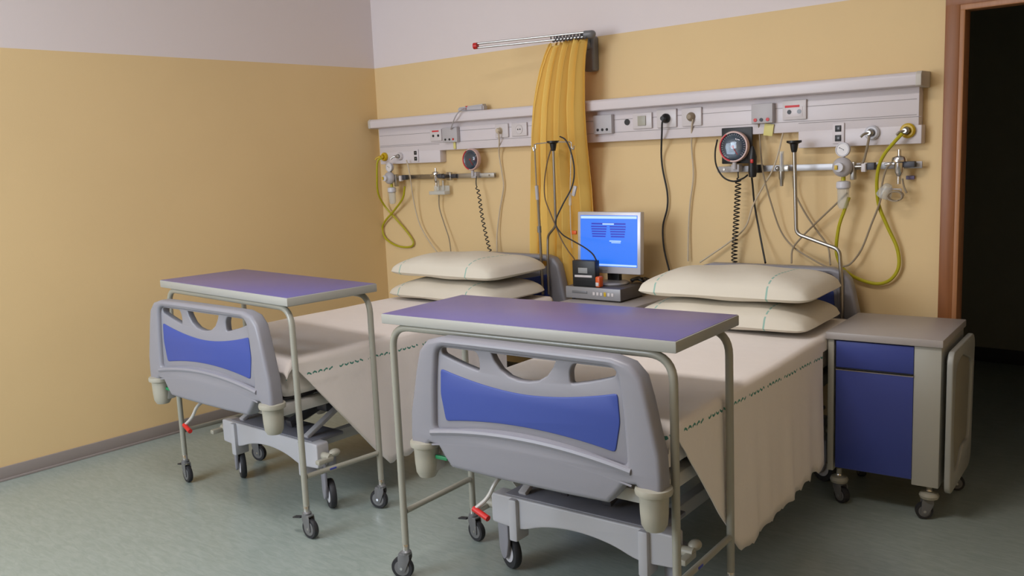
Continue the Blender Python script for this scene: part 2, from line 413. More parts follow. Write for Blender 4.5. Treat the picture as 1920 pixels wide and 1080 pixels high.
# ------------------------------------------------------------------ castors
def castor(root, x, y, ang, r=.045, w=.022, stem=.13, brake=True, big=False, name='castor'):
    """small furniture castor; ang = heading of the wheel; wheel trails behind the stem"""
    M = Matrix.Translation((x, y, 0)) @ Matrix.Rotation(ang, 4, 'Z')
    off = -.018
    a = MB()
    a.lathe([(.0135, stem-.02), (.0135, stem+.012), (.010, stem+.018)], m=M_chrome, seg=16)
    a.lathe([(.02, stem-.028), (.02, stem-.018), (.013, stem-.012)], m=M_fork, seg=16)
    for sy in (-1, 1):
        a.curve2d([round_poly([(-.03, stem-.03), (.016, stem-.025), (.018, stem-.045), (off+.014, r-.014), (off-.014, r-.014)], .008, 3)], .0015, .0005,
                  Matrix.Translation((0, sy*(w/2+.004), 0)) @ XZ, m=M_fork)
    a.box((-.006, 0, stem-.028), (.046, w+.01, .006), .002, m=M_fork)
    if brake: a.box((.045, 0, stem-.04), (.055, .024, .007), .003, Matrix.Rotation(R(12), 4, 'Y'), m=M_dark)
    a.cyl((off, -w/2-.007, r), (off, w/2+.007, r), .006, 10, m=M_chrome)
    bmesh.ops.transform(a.bm, matrix=M, verts=a.bm.verts)
    p = a.build(name, None, root)
    b = MB(); prof = [(r*.7, -w/2), (r*.93, -w/2), (r, -w/4), (r, w/4), (r*.93, w/2), (r*.7, w/2)]
    b.lathe(prof, (off, 0, r), (0, 1, 0), 28, m=M_dark)
    b.lathe([(.006, -w/2-.001), (r*.66, -w/2-.001), (r*.72, -w/2+.003), (r*.72, w/2-.003), (r*.66, w/2+.001), (.006, w/2+.001)], (off, 0, r), (0, 1, 0), 28, m=M_fork)
    bmesh.ops.transform(b.bm, matrix=M, verts=b.bm.verts)
    b.build('wheel', None, p)
    return p

# ------------------------------------------------------------------ overbed tables
def make_table(label, loc, rz, Wd=1.19, Dp=.475, H=1.042):
    t = thing('overbed_table', label, 'table', loc, rz, 'overbed tables at the foot of the beds')
    a = MB(); a.box((0, 0, H-.018), (Wd, Dp, .036), .004); top = a.build('tabletop', M_edge, t)
    a = MB(); a.box((0, 0, H+.0004), (Wd-.008, Dp-.008, .0012), .0004); a.build('laminate_surface', M_lam, top)
    lx, r = Wd/2-.024, .0135
    for sy in (-1, 1):
        y = sy*(Dp/2-.03); zt = H-.036-r
        a = MB(); a.tube(fillet([(-lx, y, .12), (-lx, y, zt), (lx, y, zt), (lx, y, .12)], .085, 8), r, 14)
        a.build('leg_frame', M_tube, t)
    for sx in (-1, 1):
        a = MB(); a.tube([(sx*lx, -Dp/2+.03+r, .27), (sx*lx, Dp/2-.03-r, .27)], .0115, 12); rl = a.build('side_rail', M_tube, t)
        if sx == 1:
            b = MB(); b.box((lx+.011, -.06, .272), (.003, .035, .008), .001); b.build('sticker', M_bluetag, rl)
        a = MB(); a.tube([(sx*(lx-.1), -Dp/2+.03, H-.05), (sx*(lx-.1), Dp/2-.03, H-.05)], .009, 10); a.build('top_brace', M_tube, t)
    return t, lx, Dp/2-.03
tA, lx, ly = make_table('violet-topped overbed table straddling the foot of the bed nearer the cabinet', (-1.953, 2.437, 0), R(4.7))
for (sx, sy, an, br) in ((-1, -1, 20, False), (1, -1, 200, True), (-1, 1, 170, True), (1, 1, 200, True)):
    castor(tA, sx*lx, sy*ly, R(an), brake=br)
tB, lx, ly = make_table('violet-topped overbed table over the foot of the bed by the left wall', (-3.694, 2.428, 0), R(-3.1), 1.163, .466, 1.055)
for (sx, sy, an, br) in ((-1, -1, 175, True), (1, -1, 185, True), (-1, 1, 200, False), (1, 1, 20, False)):
    castor(tB, sx*lx, sy*ly, R(an), brake=br)

# ------------------------------------------------------------------ hospital bed
def footboard(root, y0, flip, name, ws=1):
    sgn = -1 if flip else 1
    M = Matrix.Translation((0, y0, 0)) @ Matrix.Diagonal((ws, 1, 1, 1)) @ (Matrix.Rotation(math.pi, 4, 'Z') if flip else Matrix.Identity(4)) @ XZ
    half = [(.315, .532), (.345, .565), (.372, .602), (.412, .607), (.435, .585), (.500, .585), (.500, .64), (.495, .71), (.474, .80), (.457, .875), (.438, .94), (.40, .978), (.34, .993), (.20, .994), (0, .994)]
    outer = half + [(-x, z) for x, z in half[-2::-1]]
    outer = outer + []
    # bottom edge, slightly arched between the two lower corners
    outer = outer + [(-.15, .528), (0, .527), (.15, .528)]
    inner = round_poly([(-.385, .655), (-.20, .690), (0, .702), (.20, .690), (.385, .655), (.375, .82), (.358, .962), (-.358, .962), (-.375, .82)],
                       [.03, .2, .2, .2, .03, .05, .04, .04, .05], 5)
    a = MB(); a.curve2d([outer, inner], .034, .016, M, res=3)
    # thinner middle panel with the three grip openings
    pan = round_poly([(-.39, .645), (-.20, .680), (0, .692), (.20, .680), (.39, .645), (.39, .82), (.375, .984), (-.375, .984), (-.39, .82)], .02, 2)
    def dip(x): return .866 + .062*(x/.35)**2       # crest line under the openings
    L = [(-.346, .955)] + [(x, dip(x)+.006) for x in (-.346, -.30, -.25, -.20, -.182)] + [(-.180, .93), (-.194, .955)]
    Rr = [(-x, z) for x, z in L[::-1]]
    C = [(-.128, .955), (-.118, .935), (-.095, .905), (-.06, .884), (-.02, .876), (.02, .876), (.06, .884), (.095, .905), (.118, .935), (.128, .955)]
    a.curve2d([pan, round_poly(L, .012, 3), round_poly(Rr, .012, 3), C], .016, .006, M)
    # raised rib above the lower skirt
    rib = [(x, .648 + .036*(1-(x/.4)**2)) for x in [(-.40+.05*i) for i in range(17)]]
    def m3(x, z, d): return M @ Vector((x, z, d))
    for d in (-.030,):
        a.tube([m3(x, z, d) for x, z in rib], .012, 8)
        a.tube([m3(x, z-.045, d-.001) for x, z in rib], .0035, 6)
    p = a.build(name, M_plas, root, 40)
    # blue inlay, the same shape on both faces
    top = [(x, .832+.05*(abs(x)/.36)**1.8) for x in [(-.352+.044*i) for i in range(17)]]
    bot = [(x, .722-.028*(abs(x)/.34)**2) for x in [(.34-.0425*i) for i in range(17)]]
    ins = round_poly([top[0]]+top[1:-1]+[top[-1], (.358, .79)]+bot+[(-.358, .79)], .012, 2)
    b = MB(); b.curve2d([ins], .0195, .003, M); b.build('blue_inlay', M_blue, p)
    return p
BED_L = 2.13
def make_bed(label, loc, rz):
    t = thing('hospital_bed', label, 'bed', loc, rz, 'hospital beds')
    footboard(t, 0, False, 'footboard'); footboard(t, BED_L, True, 'headboard', .92)
    for sx in (-1, 1):
        for y, s in ((0, -1), (BED_L, 1)):
            a = MB(); x = sx*(.458 if y == 0 else .40)
            a.lathe([(.0, .466), (.030, .469), (.040, .487), (.043, .52), (.045, .578), (.056, .583), (.058, .592), (.056, .602), (.03, .606), (0, .606)], (x, y, 0), (0, 0, 1), 28)
            a.build('bumper', M_plas2, t)
        a = MB(); a.box((sx*.405, BED_L/2, .545), (.05, BED_L-.08, .05), .006); a.build('side_rail', M_frame, t)
        # folding side arm carrying the bumper
    for y in (.045, BED_L-.045):
        a = MB(); a.box((0, y, .55), (.84, .04, .045), .005)
        for sx in (-1, 1): a.box((sx*.44, y-.02 if y < 1 else y+.02, .52), (.05, .05, .06), .008)
        a.build('end_rail', M_frame, t)
    a = MB()
    for y0, y1 in ((.09, .62), (.66, 1.18), (1.22, 2.04)):
        a.box((0, (y0+y1)/2, .578), (.76, y1-y0, .014), .004)
        for k in range(3): a.box((0, y0+(k+.5)*(y1-y0)/3, .56), (.76, .03, .03), .003)
    a.build('mattress_platform', M_under, t)
    # wheeled chassis
    for y in (.30, 1.82):
        out = [(-.385, .330), (.385, .330), (.385, .215), (.25, .205), (.16, .238), (.08, .252), (0, .257), (-.08, .252), (-.16, .238), (-.25, .205), (-.385, .215)]
        a = MB(); a.curve2d([round_poly(out, [.012]*3+[.05]*7+[.012], 4)], .035, .006, Matrix.Translation((0, y, 0)) @ XZ)
        for sx in (-1, 1): a.box((sx*.275, y-.012, .245), (.038, .080, .165), .008)
        cb = a.build('cross_beam', M_beam, t)
        a = MB(); a.box((0, y+.075, .326), (.66, .19, .016), .005); a.build('cover_plate', M_coverp, cb)
        for sx in (-1, 1):
            b = MB(); wx, wy = sx*.362, y+.045; r, w = .070, .028; WA = Matrix.Rotation(R(64), 4, 'Z')
            b.curve2d([round_poly([(-.045, .255), (.035, .255), (.04, .20), (.03, .075), (.0, .04), (-.028, .06), (-.045, .12)], .02, 4)], .007, .004,
                      Matrix.Translation((wx, wy, 0)) @ WA @ Matrix.Translation((-.028, 0, 0)) @ Matrix.Rotation(R(90), 4, 'Z') @ XZ, m=M_plas)
            b.lathe([(.034, .215), (.036, .26), (.03, .268)], (wx, wy, 0), m=M_plas)
            p = b.build('castor', None, t)
            c = MB(); Q = Matrix.Translation((wx, wy, r)) @ WA
            c.lathe([(r*.72, -w/2), (r*.94, -w/2), (r, -w/4), (r, w/4), (r*.94, w/2), (r*.72, w/2)], (0, 0, 0), (1, 0, 0), 32, m=M_dark)
            c.lathe([(0, -w/2-.004), (r*.5, -w/2-.003), (r*.76, -w/2+.004), (r*.76, w/2-.004), (r*.5, w/2+.003), (0, w/2+.004)], (0, 0, 0), (1, 0, 0), 32, m=M_hub)
            bmesh.ops.transform(c.bm, matrix=Q, verts=c.bm.verts); c.build('wheel', None, p)
            # pedal cluster
            e = MB(); e.cyl((sx*.37, y, .27), (sx*.44, y, .27), .018, 14); e.box((sx*.43, y-.03, .262), (.03, .085, .022), .006); e.ball((sx*.43, y+.03, .285), .022, (1, 1.3, .8))
            e.build('brake_pedal', M_plas2, t)
    for sx in (-1, 1):
        a = MB(); a.bar((sx*.27, .30, .305), (sx*.27, 1.82, .305), .045, .055, .006); a.build('chassis_beam', M_frame, t)
        a = MB(); a.bar((sx*.262, .30, .335), (sx*.262, .72, .545), .034, .020, .004); a.build('lift_arm', M_beam, t)
        a = MB(); a.bar((sx*.235, 1.78, .345), (sx*.235, 1.34, .545), .032, .022, .004); a.build('lift_arm', M_plas, t)
    a = MB()
    a.bar((-.1, .34, .36), (-.1, .95, .53), .03, .03); a.build('lift_link', M_under, t)
    a = MB(); a.bar((.08, .34, .36), (.08, .95, .52), .04, .035); a.build('lift_link', M_under, t)
    for yy in (.82, 1.32):
        a = MB(); a.cyl((-.24, yy, .52), (.24, yy, .52), .016); a.build('cross_tube', M_under, t)
    a = MB(); a.box((.17, .62, .44), (.08, .30, .07), .01); a.cyl((.17, .77, .44), (.17, 1.2, .50), .014); a.build('actuator', M_under, t)
    # crank with red grip under the foot end
    a = MB(); a.tube(fillet([(-.145, .09, .53), (-.150, .00, .50), (-.17, -.015, .445), (-.215, -.03, .405)], .03), .0075, 10); cr = a.build('crank', M_frame, t)
    b = MB(); b.cyl((-.222, -.032, .403), (-.150, -.045, .387), .0105, 12); b.build('red_grip', M_red, cr)
    a = MB(); a.box((-.385, .0, .548), (.055, .012, .014), .003, m=M_green); a.box((-.315, .01, .535), (.07, .016, .018), .003, m=M_plate); a.build('release_latch', None, t)
    return t
bedA = make_bed('hospital bed with blue-inlaid footboard, nearer the camera and beside the grey-blue cabinet', (-1.855, 2.173, 0), R(4))
bedB = make_bed('hospital bed with blue-inlaid footboard, the one standing by the left wall', (-3.695, 2.12, 0), R(.8))

def bedding(loc, rz, M_s, which, seed):
    rnd = random.Random(seed)
    a = MB(); a.box((0, 1.065, .668), (.872, 1.96, .155), .045, seg=4)
    m = a.build('mattress', M_matt); m.location = loc; m.rotation_euler.z = rz
    tag(m, f'white mattress under the sheet of the {which}', 'mattress')
    # draped sheet
    ph = [rnd.uniform(0, 6.28) for _ in range(6)]
    ys = [.072, .076, .086, .11, .14] + [.14+(1.98-.14)*i/140 for i in range(1, 141)]
    bm = bmesh.new(); rows = []
    def zb(y):
        base = .165 + .035*min(1, max(0, (y-.7)/.8)) + .012*(((y*9.3+ph[0]) % 1)-.5) + .006*math.sin(y*57+ph[1])
        if y > 1.52: base = min(.70, base + (y-1.52)/.02*.5)
        if y < .62: base = max(base, .735 - (y-.12)/(.60-.12)*(.735-.175))
        return base
    nt_, ns_ = 26, 16
    for y in ys:
        zt = .763 - (0 if y > .11 else .05*((.11-y)/.038)**1.6)
        zt += .0015*math.sin(y*9+ph[2])
        r = []
        b_ = min(zb(y), zt-.03)
        for side in (-1, 1):
            col = []
            for k in range(ns_+1):
                f = k/ns_; z = (zt-.018) + (b_-(zt-.018))*f
                depth = max(0, (.70-z)/.5)
                x = .469 - .010*y + .012*depth*min(1, y/.8) + (.006*math.sin(y*15+ph[3]) + .007*math.sin(y*31+ph[4]+side) + .004*math.sin(y*52+ph[5]))*depth*.7*min(1, y/.7) + (.002 if abs(z-.655) < .012 else 0)
                col.append((side*x, y, z))
            if side == -1: r += col[::-1]
            else: right = col
        r += [(-.462+.010*y, y, zt-.005)]
        for k in range(nt_+1):
            hw = .451-.010*y; x = -hw+2*hw*k/nt_; r.append((x, y, zt+.0012*math.sin(x*11+y*5)))
        r += [(.462-.010*y, y, zt-.005)] + right
        rows.append([bm.verts.new(p) for p in r])
    for A, B in zip(rows, rows[1:]):
        for k in range(len(A)-1): bm.faces.new((A[k], A[k+1], B[k+1], B[k]))
    mb = MB(); mb.bm.free(); mb.bm = bm
    s = mb.build('bed_sheet', M_s, None, 60); s.location = loc; s.rotation_euler.z = rz
    md = s.modifiers.new('thickness', 'SOLIDIFY'); md.thickness = .003; md.offset = 1
    tag(s, f'white sheet with green line on the {which}', 'sheet')
bedding((-1.855, 2.173, 0), R(4), M_sheetA, 'bed beside the grey-blue cabinet', 3)
bedding((-3.695, 2.12, 0), R(.8), M_sheetB, 'bed by the left wall', 8)

def make_pillow(loc, rz, label, first=None, sc=(1, 1, 1), tilt=0):
    if first is None:
        bm = bmesh.new(); nx, ny = 44, 30; Wp, Dp, Hp = .855, .555, .155
        def pt(i, j, s):
            u = -1+2*i/nx; v = -1+2*j/ny
            x = u*Wp/2*(1-.045*(1-u*u)**0*(1-v*v)*abs(u)**3*0 - .015*(1-abs(v)**3)*abs(u)**2 - .07*abs(v)**5*abs(u)**5)
            y = v*Dp/2*(1-.03*(1-abs(u)**3)*abs(v)**2 - .09*abs(u)**5*abs(v)**5)
            h = (max(0, 1-abs(u)**5)**.5)*(max(0, 1-abs(v)**4)**.46)*(.86+.14*(1-u*u)*(1-v*v))
            z = s*h*Hp*(.58 if s > 0 else .20) + .004*math.sin(u*7+v*3)*h
            return (x, y, z+.034)
        top = [[bm.verts.new(pt(i, j, 1)) for j in range(ny+1)] for i in range(nx+1)]
        bot = [[(top[i][j] if i in (0, nx) or j in (0, ny) else bm.verts.new(pt(i, j, -1))) for j in range(ny+1)] for i in range(nx+1)]
        for i in range(nx):
            for j in range(ny):
                bm.faces.new((top[i][j], top[i+1][j], top[i+1][j+1], top[i][j+1])); bm.faces.new((bot[i][j], bot[i][j+1], bot[i+1][j+1], bot[i+1][j]))
        mb = MB(); mb.bm.free(); mb.bm = bm; p = mb.build('pillow', M_pil, None, 60)
    else: p = first.copy(); COL.objects.link(p)
    p.location = loc; p.rotation_euler = (tilt, 0, rz); p.scale = sc
    return tag(p, label, 'pillow', 'white pillows stacked two to a bed')
def onbed(o, rz, x, y, z): return Vector((o[0]+math.cos(rz)*x-math.sin(rz)*y, o[1]+math.sin(rz)*x+math.cos(rz)*y, z))
OA, OB = (-1.855, 2.173), (-3.695, 2.12)
pA1 = make_pillow(onbed(OA, R(4), 0, 1.70, .772), R(4), 'lower white pillow on the bed beside the grey-blue cabinet')
make_pillow(onbed(OA, R(4), -.005, 1.735, .894), R(4.5), 'upper white pillow on the bed beside the grey-blue cabinet', pA1, (1, 1, 1.08))
make_pillow(onbed(OB, R(.8), -.0, 1.72, .772), R(.8), 'lower white pillow on the bed by the left wall', pA1)
make_pillow(onbed(OB, R(.8), -.01, 1.75, .897), R(0), 'upper white pillow on the bed by the left wall', pA1, (1, 1, 1.1))

# ------------------------------------------------------------------ bedside cabinets
def make_cabinet(label, loc, rz):
    Wd, Dp, H = .470, .51, .785
    t = thing('bedside_cabinet', label, 'cabinet', loc, rz, 'wheeled bedside cabinets')
    x0, x1, y0, y1 = -Wd/2, Wd/2, -Dp/2, Dp/2
    a = MB(); a.box((0, 0, H-.016), (Wd, Dp, .032), .004); a.build('top', M_cabtop, t)
    a = MB(); zb = .158
    a.box((x0+.02, 0, (zb+H-.032)/2), (.026, Dp-.03, H-.032-zb), .003)
    a.box((x1-.06, 0, (zb-.005+H-.032)/2), (.105, Dp-.03, H-.032-zb+.005), .003)
    a.box((-.035, .01, zb+.02), (Wd-.13, Dp-.05, .02), .002); a.box((-.035, y1-.025, (zb+H)/2-.02), (Wd-.13, .012, H-zb-.05), .002)
    a.box((-.035, .01, .615), (Wd-.13, Dp-.06, .014), .002)
    a.build('carcass', M_cab, t)
    a = MB(); a.box((-.035, y0+.020, .688), (Wd-.155, .018, .118), .002); d = a.build('drawer', M_blue2, t)
    b = MB(); b.box((-.035, y0+.014, .6285), (Wd-.155, .022, .007), .002); b.build('drawer_edge', M_black, d)
    a = MB(); a.box((-.035, y0+.020, .398), (Wd-.155, .018, .442), .002); d = a.build('door', M_blue2, t)
    b = MB(); b.box((-.035, y0+.0195, .6205), (Wd-.155, .020, .004), .001); b.build('door_edge', M_plate, d)
    # folded side tray hanging on the right side
    a = MB(); P = Matrix.Translation((x1+.026, 0, 0)) @ Matrix(((0, 0, 1, 0), (1, 0, 0, 0), (0, 1, 0, 0), (0, 0, 0, 1)))
    out = round_poly([(y0+.01, .13), (y1-.02, .13), (y1+.0, .70), (y1-.04, .735), (y0+.03, .735), (y0+.005, .70)], [.05, .08, .05, .05, .05, .04], 5)
    hole = round_poly([(y0+.10, .20), (y0+.20, .205), (y0+.28, .28), (y1-.08, .26), (y1-.05, .62), (y0+.22, .69), (y0+.08, .66), (y0+.06, .40)], .05, 5)
    a.curve2d([out, hole], .012, .006, P); tr = a.build('folding_side_tray', M_edge, t)
    b = MB(); b.curve2d([hole], .005, .002, Matrix.Translation((-.004, 0, 0)) @ P); b.build('tray_panel', M_traypanel, tr)
    for y in (-.16, .16):
        a = MB(); a.box((x1+.015, y, .69), (.034, .04, .03), .003); a.build('hinge', M_fork, t)
    for (x, y, an) in ((x0+.045, y0+.07, 150), (x1-.05, y0+.06, 20), (x0+.035, y1-.06, 120), (x1-.03, y1-.06, 200)):
        c = castor(t, x, y, R(an), r=.036, w=.030, stem=.115, brake=False)
        b = MB(); b.lathe([(.012, .088), (.036, .093), (.040, .105), (.034, .118), (.012, .124), (.010, .156), (0, .157)], (x, y, 0), seg=20); b.build('castor_hood', M_plas2, c)
    return t
cabA = make_cabinet('grey bedside cabinet with blue drawer and door, folded side tray, by the doorway', (-1.298, 4.055, 0), R(5))
cabB = copy_tree(cabA); cabB.location = (-2.83, 4.06, 0); cabB.rotation_euler.z = R(2)
cabB['label'] = 'bedside cabinet between the two beds, under the computer, mostly hidden, grey top showing'

# ------------------------------------------------------------------ wall supply units
UY = YB-.062       # face of the unit
def unit(label, xa, xb, la, lb, capside):
    t = thing('wall_supply_unit', label, 'medical panel', ((xa+xb)/2, YB, 1.58), 0, 'medical supply units on the back wall')
    o = Vector(((xa+xb)/2, YB, 1.58))
    def put(mb, name, m, par=None):
        bmesh.ops.translate(mb.bm, vec=-o, verts=mb.bm.verts); return mb.build(name, m, par or t)
    ins = .022
    a = MB(); a.box(((xa+xb)/2, YB-.03, (1.652+1.829)/2), (xb-xa-2*ins, .06, 1.829-1.652), .004)
    a.box(((la+lb)/2, YB-.03, 1.655-.04), (lb-la, .0605, .085), .004)
    put(a, 'panel', M_unit)
    # projecting light canopy on top
    a = MB(); pr = round_poly([(YB-.001, 1.826), (YB-.03, 1.827), (YB-.06, 1.828), (YB-.130, 1.832), (YB-.132, 1.880), (YB-.118, 1.893), (YB-.001, 1.894)], [.001, .002, .004, .006, .008, .006, .001], 3)
    P = Matrix(((0, 0, 1, (xa+xb)/2), (1, 0, 0, 0), (0, 1, 0, 0), (0, 0, 0, 1)))
    a.curve2d([pr], (xb-xa)/2-(.012 if capside else 0), .001, P); cp = put(a, 'light_canopy', M_unit)
    for z, x0, x1 in ((1.695, la, lb), (1.704, xa+.03, xb-.03), (1.775, xa+.03, xb-.03)):
        a = MB(); a.box(((x0+x1)/2, UY+.0008, z), (x1-x0-.004, .0016, .0022), 0); put(a, 'seam', M_gap)
    x = xb if capside > 0 else xa
    a = MB(); a.curve2d([[(y+(0 if y > YB-.01 else -.002), z+(.002 if z > 1.85 else -.002)) for y, z in pr]], .012, .002, Matrix(((0, 0, 1, x-.006*(1 if capside > 0 else -1)), (1, 0, 0, 0), (0, 1, 0, 0), (0, 0, 0, 1)))); put(a, 'end_cap', M_unit2)
    return t
unit('white wall supply unit above the bed by the left wall', XL+.05, -3.29, -5.05, -4.435, -1)
unit('white wall supply unit above the bed beside the cabinet, ending by the doorway', -3.288, -1.306, -1.90, -1.315, 1)

def plate(px0, py0, px1, py1, label, depth=.012, holes=(), extra=None, name='wall_socket', cat='socket', m=None, group=None):
    """socket plate on the unit face; the pixel box gives its place in the plane of the face"""
    a0 = at(px0, py0, UY); a1 = at(px1, py1, UY); cx, cz = (a0.x+a1.x)/2, (a0.z+a1.z)/2; w, h = abs(a1.x-a0.x), abs(a0.z-a1.z)
    t = thing(name, label, cat, (cx, UY, cz), 0, group)
    a = MB(); a.box((0, -depth/2, 0), (w, depth, h), .003); a.build('face_plate' if name == 'wall_socket' else 'housing', m or M_plate, t)
    return t, w, h, -depth
def hole(t, x, z, y, r, m=M_black, name='socket_hole', d=.003):
    a = MB(); a.cyl((x, y, z), (x, y-d, z), r, 16); return a.build(name, m, t)
# left unit
t, w, h, y = plate(808, 243, 830, 264, 'small white socket with a red label strip, left unit', group=None)
hole(t, -w*.2, -h*.05, y, .0085); hole(t, w*.25, -h*.05, y, .0085)
a = MB(); a.box((0, y-.001, h*.33), (w*.6, .002, .010), .0005); a.build('red_label', M_redl, t)
t, w, h, y = plate(834, 240, 863, 266, 'grey nurse call box with a red button on the left unit', .03, name='nurse_call_box', cat='call box', m=M_greyp)
for k, mm in ((-.28, M_black), (0, M_black), (.25, M_red)): hole(t, w*k, -h*.3, y, .007, mm, 'button', .004)
a = MB(); a.box((.02, -.004, -h/2-.022), (.02, .008, .045), .002); a.build('hanging_tag', M_ytag, t)
t, w, h, y = plate(930, 233, 955, 257, 'white square socket with a pale plug in it, left unit')
a = MB(); a.lathe([(.022, 0), (.022, .002), (.018, .003), (.018, .022), (.012, .03), (0, .03)], (-w*.1, y, 0), (0, -1, 0)); a.build('plug', M_cab_w, t)
t, w, h, y = plate(961, 231, 990, 254, 'white empty socket next to the yellow curtain, left unit')
a = MB(); a.lathe([(.030, 0), (.030, .004), (.026, .004), (.024, .0015), (0, .0015)], (0, y, 0), (0, -1, 0)); hl = a.build('recess_ring', M_plate, t)
hole(t, -.008, 0, y-.001, .004); hole(t, .010, 0, y-.001, .004)
# right unit
t, w, h, y = plate(1117, 217, 1152, 250, 'white switch box with three dark buttons on the right unit', .028, name='control_box', cat='switch', m=M_greyp)
for k in (-.25, 0, .25): hole(t, w*k, -h*.28, y, .008, M_black, 'button', .003)
a = MB(); a.cyl((0, 0, 0), (0, -.004, 0), .017, 20); o_ = a.build('jack_socket', M_black); o_.location = (at(1176, 229, UY)); tag(o_, 'round black jack socket beside the switch box', 'socket')
t, w, h, y = plate(1188, 213, 1224, 240, 'white light switch with a rocker on the right unit', name='light_switch', cat='switch')
a = MB(); a.box((0, y-.003, 0), (w*.42, .007, h*.62), .002); a.build('rocker', M_plas2, t)
t, w, h, y = plate(1233, 206, 1270, 238, 'white socket holding a round black plug')
a = MB(); a.lathe([(.026, 0), (.026, .012), (.022, .02), (.014, .03), (.012, .045), (0, .045)], (0, y, 0), (0, -1, 0)); a.build('black_plug', M_black, t)
t, w, h, y = plate(1280, 203, 1317, 235, 'white socket holding a pale plug, right unit')
a = MB(); a.lathe([(.024, 0), (.024, .008), (.019, .02), (.012, .028), (0, .028)], (0, y, 0), (0, -1, 0)); a.build('plug', M_cab_g, t)
t, w, h, y = plate(1414, 196, 1454, 230, 'grey nurse call box with two red buttons on the right unit', .035, name='nurse_call_box', cat='call box', m=M_greyp)
for k, mm in ((-.3, M_red), (-.02, M_black), (.28, M_red)): hole(t, w*k, -h*.32, y, .009, mm, 'button', .004)
a = MB(); a.box((.035, -.006, -h/2-.03), (.05, .004, .06), .001, Matrix.Rotation(R(8), 4, 'Y')); a.build('hanging_tag', M_ytag, t)
t, w, h, y = plate(1469, 189, 1513, 223, 'large white socket with a red label strip, right unit', .012)
a = MB(); a.box((-.01, y-.001, h*.18), (w*.62, .002, .011), .0005); a.build('red_label', M_redl, t)
hole(t, -w*.2, -h*.1, y, .011); hole(t, w*.22, -h*.1, y, .011, M_fork)
a = MB(); a.box((0, y-.0005, -.01), (w*.7, .002, h*.5), .002); a.build('centre_plate', M_unit, t)
for px, py, lab, s in ((780.5, 292, 'black double data port on the left unit', 1.0), (1572.5, 250, 'black double data port on the right unit', 1.15)):
    p = at(px, py, UY); t = thing('data_port', lab, 'socket', p)
    a = MB(); a.box((0, -.003, 0), (.05*s, .006, .085*s), .002); a.build('face_plate', M_unit, t)
    for dz in (-.02, .02):
        a = MB(); a.box((0, -.008, dz*s), (.026*s, .004, .026*s), .002); a.build('port', M_black, t)
        a = MB(); a.box((.003, -.0108, dz*s), (.010*s, .002, .010*s), .001); a.build('port_contact', M_fork, t)
# gas outlets with their connectors
def outlet(px, py, lab, mring, mcore, side=-1, L=.032, s=1):
    p = at(px, py, UY); t = thing('gas_outlet', lab, 'gas outlet', p)
    a = MB(); a.lathe([(.034*s, 0), (.034*s, .012), (.028*s, .02), (.020*s, .02), (.018*s, .012), (0, .012)], (0, 0, 0), (0, -1, 0)); a.build('ring', mring, t)
    a = MB(); a.lathe([(.016*s, .012), (.016*s, .035), (.010*s, .04), (.010*s, .055), (0, .055)], (0, 0, 0), (0, -1, 0)); a.tube(fillet([(0, -.05, 0), (side*.02, -.06, -.004), (side*L, -.065, -.018)], .01), .006, 10, m=None)
    a.build('connector', mcore, t)
    return p
oyL = outlet(722, 294, 'yellow gas outlet at the left end of the left unit', M_yel, M_yel, s=.9)
owL = outlet(751, 293, 'small white and steel gas outlet beside the yellow one, left unit', M_plate, M_steel, s=.8)
owR = outlet(1636, 249, 'white and steel gas outlet on the right unit', M_hub, M_steel)
oyR = outlet(1703, 245, 'yellow gas outlet at the right end of the right unit', M_yel, M_steel, s=1.0)

# handset lying on top of the left canopy
p = at(886, 205, YB-.07); zt = 1.895
t = thing('nurse_call_handset', 'grey nurse call handset with a red button lying on the left unit', 'handset', (p.x, YB-.07, zt), R(6))
a = MB(); pts = [(-.10, 0, .012), (-.06, 0, .022), (0, 0, .030), (.05, 0, .032), (.10, 0, .030)]
b = bmesh.new(); bmesh.ops.create_cube(b, size=1); bmesh.ops.scale(b, vec=(.21, .055, .036), verts=b.verts); bmesh.ops.bevel(b, geom=b.edges[:], offset=.009, segments=3, affect='EDGES')
for v in b.verts: v.co.z = v.co.z*(1+.3*v.co.x/.1)+.016-.06*(v.co.x**2)
a.merge(b); a.build('body', M_greyp, t)
a = MB(); a.cyl((-.035, -.012, .026), (-.035, -.012, .034), .010); a.build('red_button', M_red, t)
a = MB(); a.box((-.05, -.026, .016), (.05, .003, .012), .001); a.build('red_strip', M_redl, t)

# ------------------------------------------------------------------ medical rails
def rail(pxa, pxb, py, lab, m):
    A = at(pxa, py, YB-.05); B = at(pxb, py, YB-.05); z = 1.476
    t = thing('medical_rail', lab, 'rail', ((A.x+B.x)/2, YB, z), 0, 'steel rails under the supply units'); L = B.x-A.x
    a = MB(); a.box((0, -.045, 0), (L, .010, .032), .002); a.build('bar', m, t)
    n = 4
    for k in range(n):
        x = -L/2+.04+(L-.08)*k/(n-1); a = MB(); a.cyl((x, 0, 0), (x, -.04, 0), .011, 14); a.box((x, -.004, 0), (.03, .008, .03), .002); a.cyl((x, -.05, 0), (x, -.053, 0), .006, 10); a.build('standoff', M_steel, t)
    return t
rail(719, 926, 330, 'shaded steel rail below the left supply unit', M_steel)
rail(1345, 1729, 310, 'steel rail below the right supply unit', M_satin)
RY = YB-.055
RZ = 1.476


